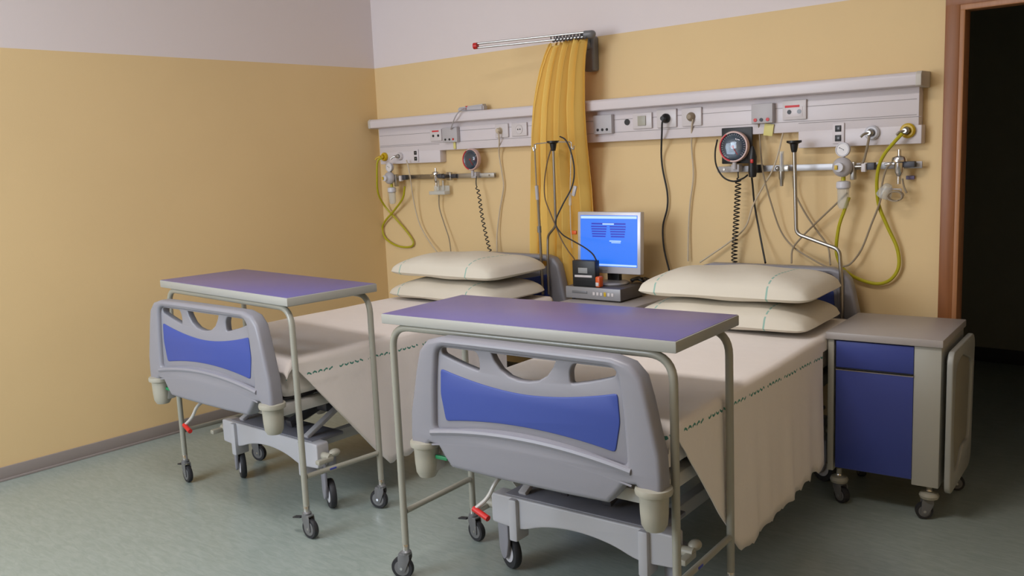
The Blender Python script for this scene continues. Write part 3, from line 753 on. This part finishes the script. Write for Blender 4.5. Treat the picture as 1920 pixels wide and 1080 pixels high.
# ------------------------------------------------------------------ blood pressure gauges
def gauge(px, py, rr, lab, yaw, coil, plate_, rim, coil_m=M_black, turn=R(0), loops=20, cr=.011, Yg=YB-.10):
    c = at(px, py, Yg); t = thing('blood_pressure_gauge', lab, 'gauge', c, yaw, 'wall blood pressure gauges')
    a = MB(); a.lathe([(rr*.8, .022), (rr*.97, .012), (rr*1.0, -.012), (rr*.96, -.018), (rr*.88, -.018), (rr*.86, -.010), (0, -.010)], (0, 0, 0), (0, 1, 0), 40); a.build('casing', rim, t)
    a = MB(); a.cyl((0, -.0102, 0), (0, -.012, 0), rr*.86, 40); d = a.build('dial', M_dial, t)
    a = MB()
    for k in range(26):
        an = R(-225+ 270*k/25); ct, st = math.cos(an), math.sin(an)
        a.bar((ct*rr*.68, -.0128, -st*rr*.68), (ct*rr*.80, -.0128, -st*rr*.80), .001, rr*.035, 0)
    a.build('scale_marks', M_dialw, d)
    a = MB(); a.tube([(math.cos(R(q))*rr*.90, -.0185, math.sin(R(q))*rr*.90) for q in range(120, 262, 8)], .004, 6); a.build('red_arc', M_redl, t)
    a = MB(); a.bar((0, -.0145, 0), (rr*.3, -.0145, -rr*.5), .002, .004, 0); a.lathe([(rr*.1, 0), (rr*.07, .005), (0, .006)], (0, -.0125, 0), (0, -1, 0), 14); a.build('needle', M_redl, t)
    a = MB(); a.lathe([(rr*.88, .0), (rr*.75, .010), (rr*.4, .017), (0, .019)], (0, -.014, 0), (0, -1, 0), 32); a.build('lens', M_glass, t)
    a = MB(); a.cyl((0, .0, -rr*.9), (0, .0, -rr-.035), .011, 14); a.box((0, .03, -rr-.03), (.045, .05, .04), .005); a.build('mount', M_greyp, t)
    inv = (Matrix.Translation(c) @ Matrix.Rotation(yaw, 4, 'Z')).inverted()
    # coiled hose
    if coil:
        P = crom([at(*q) for q in coil], 10)
        acc = [0]
        for u, v in zip(P, P[1:]): acc.append(acc[-1]+(v-u).length)
        tot = acc[-1]; lead = .12; pts = []; n = loops*14; j = 0
        for i in range(n+1):
            s_ = tot*i/n
            while j < len(acc)-2 and acc[j+1] < s_: j += 1
            q = (s_-acc[j])/max(1e-6, acc[j+1]-acc[j]); base = P[j].lerp(P[j+1], min(1, q))
            f = i/n; k = 0 if f < lead else min(1, (f-lead)/.04); an = 2*math.pi*loops*(f)
            pts.append(inv @ (base + Vector((math.cos(an)*cr*k, math.sin(an)*cr*k, 0))))
        a = MB(); a.tube(pts, .0034, 7); a.build('coiled_hose', coil_m, t)
    if plate_:
        a = MB(); a.box((-.0, .035, .005), (rr*2.1, .012, rr*2.3), .004); a.build('black_mounting_plate', M_black, t)
    return t, c
gA, cA = gauge(1377, 275, .081, 'round blue-faced blood pressure gauge on a black plate with straight black coil', R(3), [(1385, 308, YB-.08), (1384, 325, YB-.08), (1384, 345, YB-.08), (1380, 420, YB-.09), (1377, 470, YB-.07), (1377, 497, YB-.05)], True, M_pink, loops=26, cr=.014)
gB, cB = gauge(885, 299, .072, 'round dark-faced blood pressure gauge above the bed by the left wall', R(0), [(893, 330, YB-.08), (893, 347, YB-.08), (898, 365, YB-.08), (903, 400, YB-.08), (911, 440, YB-.09), (920, 476, YB-.12)], False, M_pink, coil_m=M_dark, loops=17, cr=.010, Yg=YB-.09)
# inflation bulb and cable loop hanging by the right gauge
b0 = at(1411, 302, YB-.125)
t = thing('inflation_bulb', 'black rubber bulb with a red valve hanging right of the round gauge', 'bulb', b0)
a = MB(); a.lathe([(0, -.085), (.018, -.08), (.022, -.05), (.020, -.01), (.022, .02), (.014, .055), (.006, .075), (0, .078)], (0, 0, 0), (0, 0, 1)); a.build('bulb', M_black, t)
a = MB(); a.box((.006, -.02, .0), (.014, .012, .02), .003); a.build('valve', M_red, t)

# ------------------------------------------------------------------ regulators and flow meters on the rails
def regulator(lab, px, s, gz, cup=True, hose=None):
    """oxygen regulator: small pressure dial above a grey knob, block and humidifier cup below"""
    x = at(px, 312, RY).x; t = thing('oxygen_regulator', lab, 'regulator', (x, RY-.03, RZ), 0, 'oxygen regulators clamped on the rails')
    a = MB(); a.ball((0, -.035, 0), .040*s, (1, .8, 1), m=M_greyp); a.lathe([(.020*s, 0), (.018*s, .03), (.0, .032)], (0, -.055, 0), (0, -1, 0), m=M_hub); a.build('knob', None, t)
    a = MB(); a.box((-.008*s, -.092, 0), (.012*s, .004, .018*s), .001); a.build('yellow_mark', M_yel, t)
    a = MB(); a.cyl((0, -.02, .03*s), (0, -.02, gz*s-.02), .008, 12); a.box((.035*s, -.005, -.02), (.022, .03, .085), .004, m=None); a.cyl((.03, -.01, 0), (.085, -.01, 0), .008); a.build('valve_body', M_steel, t)
    a = MB(); a.lathe([(.026*s, .014), (.029*s, .008), (.029*s, -.010), (.024*s, -.012), (.024*s, -.008), (0, -.008)], (0, -.028, gz*s), (0, 1, 0), 28); g = a.build('pressure_dial', M_hub, t)
    a = MB(); a.cyl((0, -.0362, gz*s), (0, -.0375, gz*s), .024*s, 28); a.bar((-.01*s, -.039, gz*s+.006), (.004*s, -.039, gz*s-.002), .001, .003, 0, m=None); a.build('dial_face', M_dialw, g)
    a = MB(); a.bar((-.013*s, -.0385, gz*s+.008*s), (.006*s, -.0385, gz*s-.002*s), .001, .004, 0); a.build('dial_needle', M_dark, g)
    a = MB(); a.box((.095, -.01, -.006), (.022, .03, .04), .004, m=M_plate); a.box((.125, 0, .0), (.035, .03, .034), .003, m=M_under); a.build('rail_clamp', None, t)
    a = MB(); a.cyl((0, -.02, -.04), (0, -.02, -.07), .010, 12, m=M_hose)
    if cup: a.lathe([(.008, -.065), (.026*s, -.07), (.028*s, -.078), (.028*s, -.098), (.024*s, -.104), (.020*s, -.106)], (0, -.02, 0), (0, 0, 1), 24, m=M_hub)
    a.build('cup_lid', None, t)
    if cup:
        a = MB(); a.lathe([(0, -.17*s), (.016*s, -.168*s), (.022*s, -.155*s), (.024*s, -.106)], (0, -.02, 0), (0, 0, 1), 24); a.build('clear_cup', M_clear, t)
    return t
regulator('grey oxygen regulator with small white dial on the right rail', 1589, 1.18, .070)
regulator('small oxygen regulator with dial at the left end of the left rail', 742, 1.1, .068)

# clear flow meter, dark rail clamp and loose bracket on the right rail
x = at(1472, 315, RY).x
t = thing('flow_meter', 'slim clear flow meter tube clamped on the right rail beside the drip pole', 'flow meter', (x, RY-.03, RZ))
a = MB(); a.cyl((0, -.01, -.02), (0, -.01, .085), .011, 16); a.build('sight_tube', M_clear, t)
a = MB(); a.cyl((0, -.01, .01), (0, -.01, .075), .004, 10); a.build('lilac_core', M_lil, t)
a = MB(); a.lathe([(0, -.09), (.008, -.088), (.010, -.06), (.014, -.05), (.014, -.015)], (0, -.01, 0)); a.ball((-.02, -.012, 0), .013); a.box((.02, .0, -.002), (.03, .02, .028), .003); a.build('needle_valve', M_steel, t)
a = MB(); a.box((0, 0, 0), (.035, .03, .042), .004); o_ = a.build('rail_clamp', M_black); o_.location = (at(1424, 315, RY).x, RY-.002, RZ); tag(o_, 'black clamp block on the right rail', 'clamp')
x = at(843, 330, RY).x
t = thing('rail_bracket', 'steel screw bracket on the left rail beside the round gauge', 'bracket', (x, RY, RZ))
a = MB(); a.box((0, 0, 0), (.04, .026, .055), .005); a.build('block', M_steel, t)
a = MB(); a.cyl((0, -.01, 0), (0, -.05, 0), .012); a.ball((0, -.055, 0), .015); a.cyl((.02, 0, 0), (.07, 0, 0), .014); a.build('knob', M_under, t)
# suction regulators
def suction(lab, px, s):
    x = at(px, 305, RY).x; t = thing('suction_regulator', lab, 'regulator', (x, RY-.03, RZ), 0)
    a = MB(); a.lathe([(.0, .075), (.008, .073), (.009, .045), (.030, .038), (.034, .028), (.034, .018), (.022, .012), (.020, -.03), (.014, -.045), (.010, -.05), (.009, -.085), (0, -.086)], (0, 0, 0)); bmesh.ops.scale(a.bm, vec=(s, s, s), verts=a.bm.verts); a.build('body', M_chrome, t)
    a = MB(); a.box((.045*s, .01, .004), (.05*s, .03, .028), .004); a.build('rail_clamp', M_under, t)
    a = MB(); a.cyl((-.02, 0, .008), (-.065*s, 0, .008), .006); a.build('hose_spigot', M_chrome, t)
    return t
suction('chrome suction regulator at the right end of the right rail', 1690, 1.0)
suction('small suction regulator in the middle of the left rail', 822, .8)
# oxygen mask coil hanging below the right suction regulator
c = at(1668, 362, YB-.06)
t = thing('oxygen_mask', 'clear mask with coiled tubing hanging below the chrome suction regulator', 'mask', c)
a = MB(); a.lathe([(.004, .05), (.018, .045), (.030, .02), (.036, -.01), (.034, -.014)], (-.02, -.01, 0), (.35, -.2, .6), 20); a.build('mask_cup', M_clear, t)
a = MB(); a.tube([(.035+.033*math.cos(q*.35)+.004*q*.05, -.012-.0012*q, -.012+.022*math.sin(q*.35)) for q in range(0, 52)], .0035, 7); a.build('coiled_tubing', M_cab_g, t)
a = MB(); a.tube([(-.04, -.005, .02), (.055, -.01, .018), (.06, -.01, -.028)], .0035, 7); a.build('strap', M_greyp, t)
a = MB(); a.box((0, 0, 0), (.038, .014, .018), .003); o_ = a.build('tube_clip', M_lil); o_.location = at(1707, 333, YB-.012); tag(o_, 'small lilac clip on the wall right of the suction regulator', 'clip')
# clear tray under the left suction regulator
c = at(824, 362, YB-.06); t = thing('specimen_tray', 'small clear plastic tray hanging below the middle of the left rail', 'tray', c)
a = MB(); a.box((0, 0, -.008), (.15, .05, .004), .001); a.box((0, -.025, .003), (.15, .003, .022), .001); a.box((-.074, 0, .003), (.003, .05, .022), .001); a.box((.074, 0, .003), (.003, .05, .022), .001); a.box((0, .025, .02), (.15, .003, .06), .001); a.build('tray', M_clear, t)
a = MB(); a.cyl((-.02, .01, .02), (-.02, .01, .085), .010); a.cyl((.03, .01, .02), (.03, .01, .085), .006); a.build('stem', M_clear, t)

# ------------------------------------------------------------------ cables and hoses
def cable(name, label, pts, r, m, cat='cable', n=8, cur=True):
    P = [at(*q) for q in pts]
    a = MB(); a.tube(crom(P, n) if cur else P, r, 8)
    o = a.build(name, m); recentre(o); return tag(o, label, cat)
H = YB
cable('oxygen_hose', 'yellow-green hose looping from the yellow outlet to the small left regulator', [(716, 296, H-.14), (708, 303, H-.16), (707, 330, H-.16), (709, 362, H-.13), (722, 387, H-.05), (742, 410, H-.03), (765, 437, H-.02), (775, 455, H-.02), (768, 463, H-.02), (745, 461, H-.02), (724, 448, H-.02), (717, 430, H-.02), (722, 415, H-.03), (738, 396, H-.05), (755, 372, H-.08), (759, 350, H-.10)], .0072, M_hose, 'hose')
cable('oxygen_hose', 'thick yellow-green hose looping from the yellow outlet behind the right pillows', [(1692, 250, H-.12), (1678, 265, H-.12), (1659, 288, H-.12), (1648, 312, H-.11), (1644, 345, H-.09), (1648, 385, H-.06), (1664, 425, H-.04), (1682, 465, H-.03), (1685, 500, H-.03), (1670, 524, H-.03), (1645, 532, H-.03), (1612, 524, H-.04), (1585, 508, H-.06), (1573, 490, H-.08), (1568, 465, H-.09), (1573, 425, H-.10), (1583, 395, H-.10), (1592, 370, H-.10)], .0085, M_hose, 'hose')
cable('grey_tube', 'grey tube from the white outlet on the right down to the regulator', [(1630, 255, H-.12), (1626, 275, H-.11), (1620, 300, H-.09), (1612, 312, H-.08)], .006, M_cab_g, 'tube')
cable('grey_tube', 'white tube falling from the left unit to the pillows by the left wall', [(762, 300, H-.10), (768, 325, H-.10), (775, 372, H-.06), (785, 415, H-.04), (800, 445, H-.04), (822, 476, H-.06), (830, 483, H-.08)], .0045, M_cab_w, 'tube')
cable('grey_tube', 'white tube hanging from the clear tray on the left rail', [(823, 366, H-.05), (824, 390, H-.04), (833, 420, H-.04), (842, 448, H-.05), (846, 478, H-.08)], .004, M_cab_g, 'tube')
cable('power_cable', 'white cable hanging from the plug on the left unit', [(934, 246, H-.11), (936, 262, H-.09), (936, 290, H-.03), (942, 330, H-.02), (944, 352, H-.02), (937, 395, H-.02), (932, 440, H-.03), (932, 474, H-.05)], .0045, M_cab_w)
cable('call_cable', 'grey cable from the nurse call box up to its handset on the left unit', [(845, 242, H-.10), (851, 225, H-.16), (858, 212, H-.17), (868, 204, H-.13)], .0042, M_greyp)
cable('power_cable', 'black cable hanging from the black plug on the right unit', [(1248, 222, H-.12), (1242, 228, H-.13), (1241, 250, H-.10), (1240, 290, H-.03), (1243, 320, H-.02), (1251, 360, H-.02), (1251, 390, H-.02), (1243, 425, H-.02), (1245, 465, H-.04), (1255, 508, H-.07)], .0052, M_dark)
cable('power_cable', 'pale cable hanging from the pale plug on the right unit', [(1299, 224, H-.09), (1297, 240, H-.07), (1297, 280, H-.02), (1300, 330, H-.02), (1294, 380, H-.02), (1291, 430, H-.02), (1290, 490, H-.03)], .0045, M_cab_w)
cable('call_cable', 'thin grey cable from the right nurse call box to behind the pillow', [(1422, 228, H-.07), (1424, 250, H-.05), (1427, 290, H-.07), (1432, 330, H-.08), (1447, 385, H-.06), (1465, 435, H-.04), (1490, 465, H-.04), (1530, 490, H-.06), (1560, 505, H-.08)], .0045, M_cab_g)
cable('grey_tube', 'pale diagonal tube crossing from the right unit to the left of the pillows', [(1476, 224, H-.05), (1468, 250, H-.05), (1460, 285, H-.10), (1448, 320, H-.10), (1432, 348, H-.06), (1412, 385, H-.04), (1398, 425, H-.04), (1370, 452, H-.04), (1330, 480, H-.05), (1312, 492, H-.06)], .0045, M_cab_w, 'tube')
cable('gauge_cable', 'black cable looping under the round gauge on the right', [(1345, 262, H-.08), (1341, 285, H-.11), (1343, 310, H-.12), (1356, 332, H-.12), (1375, 340, H-.12), (1392, 335, H-.12), (1402, 328, H-.10)], .0045, M_black)
cable('gauge_cable', 'black cable falling from the bulb to the pillow of the right bed', [(1408, 320, H-.08), (1411, 345, H-.05), (1415, 385, H-.03), (1423, 430, H-.04), (1434, 487, H-.10), (1435, 492, H-.11)], .0052, M_black)
cable('grey_tube', 'grey tube sloping from the right regulator to the bend of the drip pole', [(1588, 362, H-.09), (1570, 380, H-.08), (1530, 418, H-.06), (1500, 448, H-.06), (1486, 468, H-.06), (1484, 494, H-.08)], .0048, M_cab_g, 'tube')
cable('grey_tube', 'grey tube crossing behind the drip pole down to the bed head', [(1487, 330, H-.06), (1490, 360, H-.04), (1508, 397, H-.03), (1530, 430, H-.03), (1552, 462, H-.04), (1557, 497, H-.08)], .0045, M_cab_g, 'tube')
cable('grey_tube', 'long grey tube from the suction regulator to the corner of the right bed', [(1672, 306, H-.09), (1662, 316, H-.09), (1654, 345, H-.09), (1650, 378, H-.08), (1634, 420, H-.06), (1615, 468, H-.05), (1595, 494, H-.06), (1580, 500, H-.07)], .0048, M_cab_g, 'tube')
cable('grey_tube', 'short grey tube hanging below the chrome suction regulator', [(1692, 335, H-.09), (1695, 350, H-.08), (1700, 362, H-.08)], .0045, M_cab_g, 'tube')

# ------------------------------------------------------------------ drip poles
def pole(label, pts, top, Y, r, hooks):
    P = [at(q[0], q[1], q[2] if len(q) > 2 else Y) for q in pts]
    base = P[0]; t = thing('drip_pole', label, 'pole', base, 0, 'drip poles fixed to the bed heads')
    loc = [p-base for p in P]
    a = MB(); a.tube(fillet(loc, .03, 6), r, 12); a.build('pole', M_steel, t)
    tp = loc[-1]; a = MB(); a.lathe([(.012, -.045), (.016, -.03), (.020, -.005), (.036, .002), (.036, .012), (0, .012)], tp, (0, 0, 1), 20); a.build('black_hook_socket', M_black, t)
    if hooks:
        for s, w in ((-1, .13), (1, .13)):
            a = MB(); a.tube(fillet([tp+Vector((0, 0, .005)), tp+Vector((s*w, 0, -.0)), tp+Vector((s*w+.0*s, 0, -.03)), tp+Vector((s*(w+.015), 0, -.045)), tp+Vector((s*(w+.02), 0, -.02))], .008, 4), .0035, 8); a.build('hook', M_chrome, t)
    return t, base
pole('bent chrome drip pole rising from the head of the bed beside the cabinet', [(1579, 600), (1578, 530), (1574, 468), (1493, 438), (1489, 268)], None, 4.28, .0095, False)
pole('bent chrome drip pole with hooks in front of the yellow curtain', [(1029, 552, 4.195), (1027, 500, 4.195), (1027, 442, 4.195), (1042, 424, 4.16), (1037, 268, 4.12)], None, 4.2, .0075, True)
# infusion line hanging from the left hook: thin line, clamp, then thicker rod
P0 = at(1018, 552, 4.185)
t = thing('infusion_line', 'straight infusion line with clamps hanging from the left hook of the drip pole', 'infusion line', P0)
L_ = lambda *q: at(*q)-P0
a = MB(); a.tube([L_(1002, 270, 4.12), L_(1006, 352, 4.13)], .0045, 8); a.build('thin_line', M_cab_g, t)
a = MB(); a.tube([L_(1008, 362, 4.14), L_(1012, 432, 4.15), L_(1018, 552, 4.185)], .0085, 10); a.build('thick_tube', M_steel, t)
a = MB(); a.tube([L_(1006, 348, 4.13), L_(1008, 374, 4.14)], .011, 12); a.build('clamp', M_greyp, t)
a = MB(); a.tube([L_(1011, 424, 4.15), L_(1011.6, 436, 4.15)], .012, 12); a.build('collar', M_fork, t)
P0 = at(1070, 440, 4.15)
t = thing('infusion_set', 'clear drip chamber and line hanging from the right hook of the drip pole', 'infusion line', P0)
a = MB(); a.tube([L_(1071, 272, 4.12), L_(1069, 362, 4.13)], .003, 8); a.build('line', M_clear, t)
a = MB(); a.tube([L_(1069, 362, 4.13), L_(1069, 385, 4.13)], .008, 10); a.build('drip_chamber', M_clear, t)
a = MB(); a.tube([L_(1069, 385, 4.13), L_(1070, 425, 4.14), L_(1073, 465, 4.15)], .003, 8); a.build('lower_line', M_clear, t)
a = MB(); c = L_(1077, 358, 4.12); a.box(c, (.022, .012, .06), .004, Matrix.Translation(c) @ Matrix.Rotation(R(18), 4, 'Y') @ Matrix.Translation(-c)); a.build('roller_clamp', M_greyp, t)
a = MB(); c = L_(1077, 436, 4.14); a.box(c, (.03, .012, .022), .003); a.build('orange_cap', M_orange, t)
cable('sensor_cable', 'brown cable curling left of the drip pole and down behind the bed', [(1033, 280, 4.11), (1026, 305, 4.10), (1021, 340, 4.10), (1022, 372, 4.10), (1032, 400, 4.10), (1042, 424, 4.10), (1052, 448, 4.10), (1065, 470, 4.10), (1078, 488, 4.08), (1080, 505, 4.05)], .0038, M_cab_d)
cable('sensor_cable', 'brown cable hanging over the right hook and crossing the drip pole to the black charger', [(1050, 256, 4.12), (1060, 262, 4.11), (1069, 280, 4.11), (1076, 310, 4.11), (1076, 335, 4.11), (1070, 356, 4.11), (1056, 382, 4.10), (1043, 410, 4.09), (1043, 424, 4.09), (1055, 440, 4.07), (1075, 452, 4.0), (1096, 464, 3.88), (1111, 476, 3.82), (1118, 488, 3.80)], .0042, M_dark)

# ------------------------------------------------------------------ curtain on its folding arm
LE = [(1035, 72), (1022, 100), (1012, 130), (1004, 165), (998, 200), (994, 250), (992, 300), (990, 400), (990, 475), (1003, 540), (1020, 600), (1030, 680)]
RE = [(1098, 72), (1094, 100), (1092, 130), (1092, 165), (1092, 200), (1095, 250), (1099, 290), (1106, 350), (1110, 400), (1110, 540), (1108, 600), (1106, 680)]
CY = 4.25
def edge(E, z):
    pts = [at(px, py, CY) for px, py in E]; pts.sort(key=lambda p: -p.z)
    if z >= pts[0].z: return pts[0].x
    for a_, b_ in zip(pts, pts[1:]):
        if a_.z >= z >= b_.z: return a_.x+(b_.x-a_.x)*(a_.z-z)/max(1e-6, a_.z-b_.z)
    return pts[-1].x
bm = bmesh.new(); z0 = 2.225; z1 = .62; NU, NV = 150, 60; g = []
for j in range(NV+1):
    z = z0+(z1-z0)*j/NV; dy = .085*max(0, min(1, (1.75-z)/.35))**1.3; kx = (CY+dy)/CY; xa, xb = edge(LE, z)*kx, edge(RE, z)*kx; row = []
    amp = .020 + .008*min(1, j/20)
    for i in range(NU+1):
        u = i/NU; ph = u*2*math.pi*7.5 + .5*math.sin(u*9+z*1.3)
        y = CY + amp*math.sin(ph)*(1-.35*math.sin(u*5+1)) + .012*math.sin(u*23+z*2)
        y += dy
        x = xa+(xb-xa)*(u + .016*math.sin(ph*2+.6) + .006*math.sin(u*31+z*3)*(1-abs(2*u-1)))
        row.append(bm.verts.new((x, y, z + (.012*math.sin(u*41) if j == 0 else 0))))
    g.append(row)
for A_, B_ in zip(g, g[1:]):
    for i in range(NU): bm.faces.new((A_[i], A_[i+1], B_[i+1], B_[i]))
mb = MB(); mb.bm.free(); mb.bm = bm; o_ = mb.build('privacy_curtain', M_curt, None, 80); recentre(o_)
md = o_.modifiers.new('thickness', 'SOLIDIFY'); md.thickness = .0015
tag(o_, 'yellow-orange privacy curtain gathered between the two beds', 'curtain')
A0 = at(1101, 66, 4.25); A1 = at(893, 85, 4.07); br = at(1110, 95, YB-.02)
t = thing('curtain_arm', 'folding steel curtain arm with a red tip on a grey wall bracket', 'curtain rail', (br.x, YB, br.z))
o = Vector((br.x, YB, br.z))
A0.z = A1.z = 2.252
for dz in (.012, -.012):
    a = MB(); a.tube([A0-o+Vector((0, 0, dz)), A1-o+Vector((0, 0, dz))], .006, 10); a.build('rod', M_steel, t)
a = MB(); d_ = (A1-A0).normalized(); a.tube([A1-o-d_*.008, A1-o+d_*.016], .019, 14); a.build('red_end_cap', M_red, t)
a = MB(); a.box((0, -.03, -.02), (.075, .06, .20), .014, seg=3)
a.tube(fillet([(0, -.05, .02), (-.0, -.12, .075), A0-o+Vector((.03, .02, 0)), A0-o+Vector((-.02, 0, 0))], .06, 8), .022, 14)
a.build('wall_bracket', M_fork, t)
for k in range(10):
    f = k/9; c = A0.lerp(A1, .02+.27*f)-o
    a = MB(); a.tube([c+Vector((.019*math.cos(q*.5), .006*math.sin(q), .019*math.sin(q*.5)-.004)) for q in range(14)], .0035, 6); a.build('curtain_ring', M_under, t)

# ------------------------------------------------------------------ computer on the cabinet between the beds
BT = .785
f0 = atz(1062, 560, BT); f1 = atz(1158, 571, BT)
bw = .36; cx = f0.x+bw/2
t = thing('media_box', 'flat silver-fronted box under the monitor', 'electronic box', (cx, f0.y+.14, BT), R(2))
a = MB(); a.box((0, 0, .042), (bw, .28, .068), .006); a.build('housing', M_machd, t)
a = MB(); a.box((0, -.1405, .042), (bw, .008, .066), .004); fp = a.build('front_panel', M_mach, t)
a = MB(); a.box((-.085, -.1455, .046), (.10, .003, .014), .001); a.build('display_window', M_fork, fp)
for k in range(6):
    a = MB(); a.box((.01+.024*k, -.1455, .042), (.015, .003, .018 if k != 3 else .024), .002); a.build('button', M_yel if k == 3 else M_plate, fp)
for sx in (-1, 1):
    for sy in (-1, 1):
        a = MB(); a.cyl((sx*.15, sy*.11, 0), (sx*.15, sy*.11, .009), .012, 12); a.build('foot', M_black, t)
BX = Vector((cx, f0.y+.14, BT+.076))
# monitor
m0 = at(1148, 515, BX.y+.02)
t = thing('computer_monitor', 'silver flat monitor showing a bright blue screen', 'monitor', (m0.x, BX.y+.02, BT+.0762), R(3))
ctr = at(1146, 455, BX.y+.0); zc = ctr.z-(BT+.0762); tilt = Matrix.Translation((0, -.02, zc)) @ Matrix.Rotation(R(-3), 4, 'X')
MW = at(1204, 400, BX.y).x-at(1089, 398, BX.y).x; MH = at(1092, 398, BX.y).z-at(1190, 513, BX.y).z+.01
a = MB(); a.box((0, .008, 0), (MW, .04, MH), .006, tilt, m=M_mon); a.box((0, .032, .0), (MW*.7, .04, MH*.7), .015, tilt, m=M_black); hs = a.build('housing', None, t)
sw, sh, sz = MW*.9, MH*.83, MH*.028
a = MB(); a.box((0, -.0125, sz), (sw, .002, sh), 0, tilt); sc = a.build('screen', M_scr, t)
a = MB(); a.box((0, -.0138, sz+sh*.46), (sw*.98, .001, sh*.05), 0, tilt); a.box((0, -.0138, sz-sh*.47), (sw*.98, .001, sh*.035), 0, tilt)
a.box((-.0, -.0138, sz+sh*.33), (sw*.2, .0014, sh*.025), 0, tilt); a.box((.045, -.0138, sz-sh*.0), (sw*.2, .001, sh*.02), 0, tilt); a.box((.05, -.0138, sz-sh*.03), (sw*.16, .001, sh*.016), 0, tilt); a.build('pale_screen_text', M_scr3, sc)
a = MB()
a.box((0, -.0136, sz+sh*.335), (sw*.60, .001, sh*.03), 0, tilt)
for k in range(5):
    for sx in (-1, 1): a.box((sx*sw*.165, -.0136, sz+sh*(.28-.048*k)), (sw*.28-.004*k, .001, sh*.026), 0, tilt)
a.build('dark_screen_text', M_scr2, sc)
a = MB(); a.box((-MW*.15, -.013, -MH*.445), (MW*.25, .002, .012), .001, tilt); a.build('grey_badge', M_lbl, hs)
a = MB(); a.lathe([(.0, 0), (.092, 0), (.095, .006), (.088, .014), (.03, .02), (0, .02)], (0, 0, 0), seg=36); a.build('base', M_satin, t)
a = MB(); a.box((0, .025, .012+zc*.45), (.08, .035, zc*.9), .008); a.build('neck', M_black, t)
# black charger box with label
c = at(1102, 533, BX.y-.10); cch = c
t = thing('charger_box', 'black upright charger box with a grey label in front of the monitor', 'electronic box', (c.x, BX.y-.113, BT+.0765), R(6))
cw_, chh = at(1123, 510, BX.y-.1).x-at(1083, 510, BX.y-.1).x, .145
a = MB(); a.box((0, 0, chh/2), (cw_, .05, chh), .005); a.build('case', M_black, t)
a = MB(); a.box((-.003, -.026, chh*.40), (cw_*.75, .002, .012), .0005, m=M_plate); a.box((-.005, -.026, chh*.62), (cw_*.4, .002, .03), .0005, m=M_lbl); a.build('label', None, t)
c = at(1128, 530, BX.y-.02); a = MB(); a.box((0, 0, .03), (.03, .04, .06), .008, m=M_orange); a.box((0, -.021, .018), (.02, .003, .02), .002, m=M_plate); o_ = a.build('orange_plug_adapter', None); o_.location = (cch.x+cw_/2+.019, BX.y-.118, BT+.0765); tag(o_, 'small orange and white adapter beside the black charger box', 'adapter')
# black cables piled right of the monitor
c = at(1195, 528, BX.y+.10)
a = MB(); rnd = random.Random(5)
pts = [(-.07, 0, .01)]
for k in range(22): pts.append((-.07+.21*k/21+.02*math.sin(k*2.1), .035*math.sin(k*1.7), .012+.018*abs(math.sin(k*1.3))))
a.tube(crom(pts, 6), .007, 8); o_ = a.build('cable_bundle', M_black); o_.location = (c.x+.045, BX.y+.085, BT+.0765); tag(o_, 'tangle of black cables behind the monitor, next to the pillows', 'cable')

# keep every bpy data block smooth and finish
bpy.context.view_layer.update()
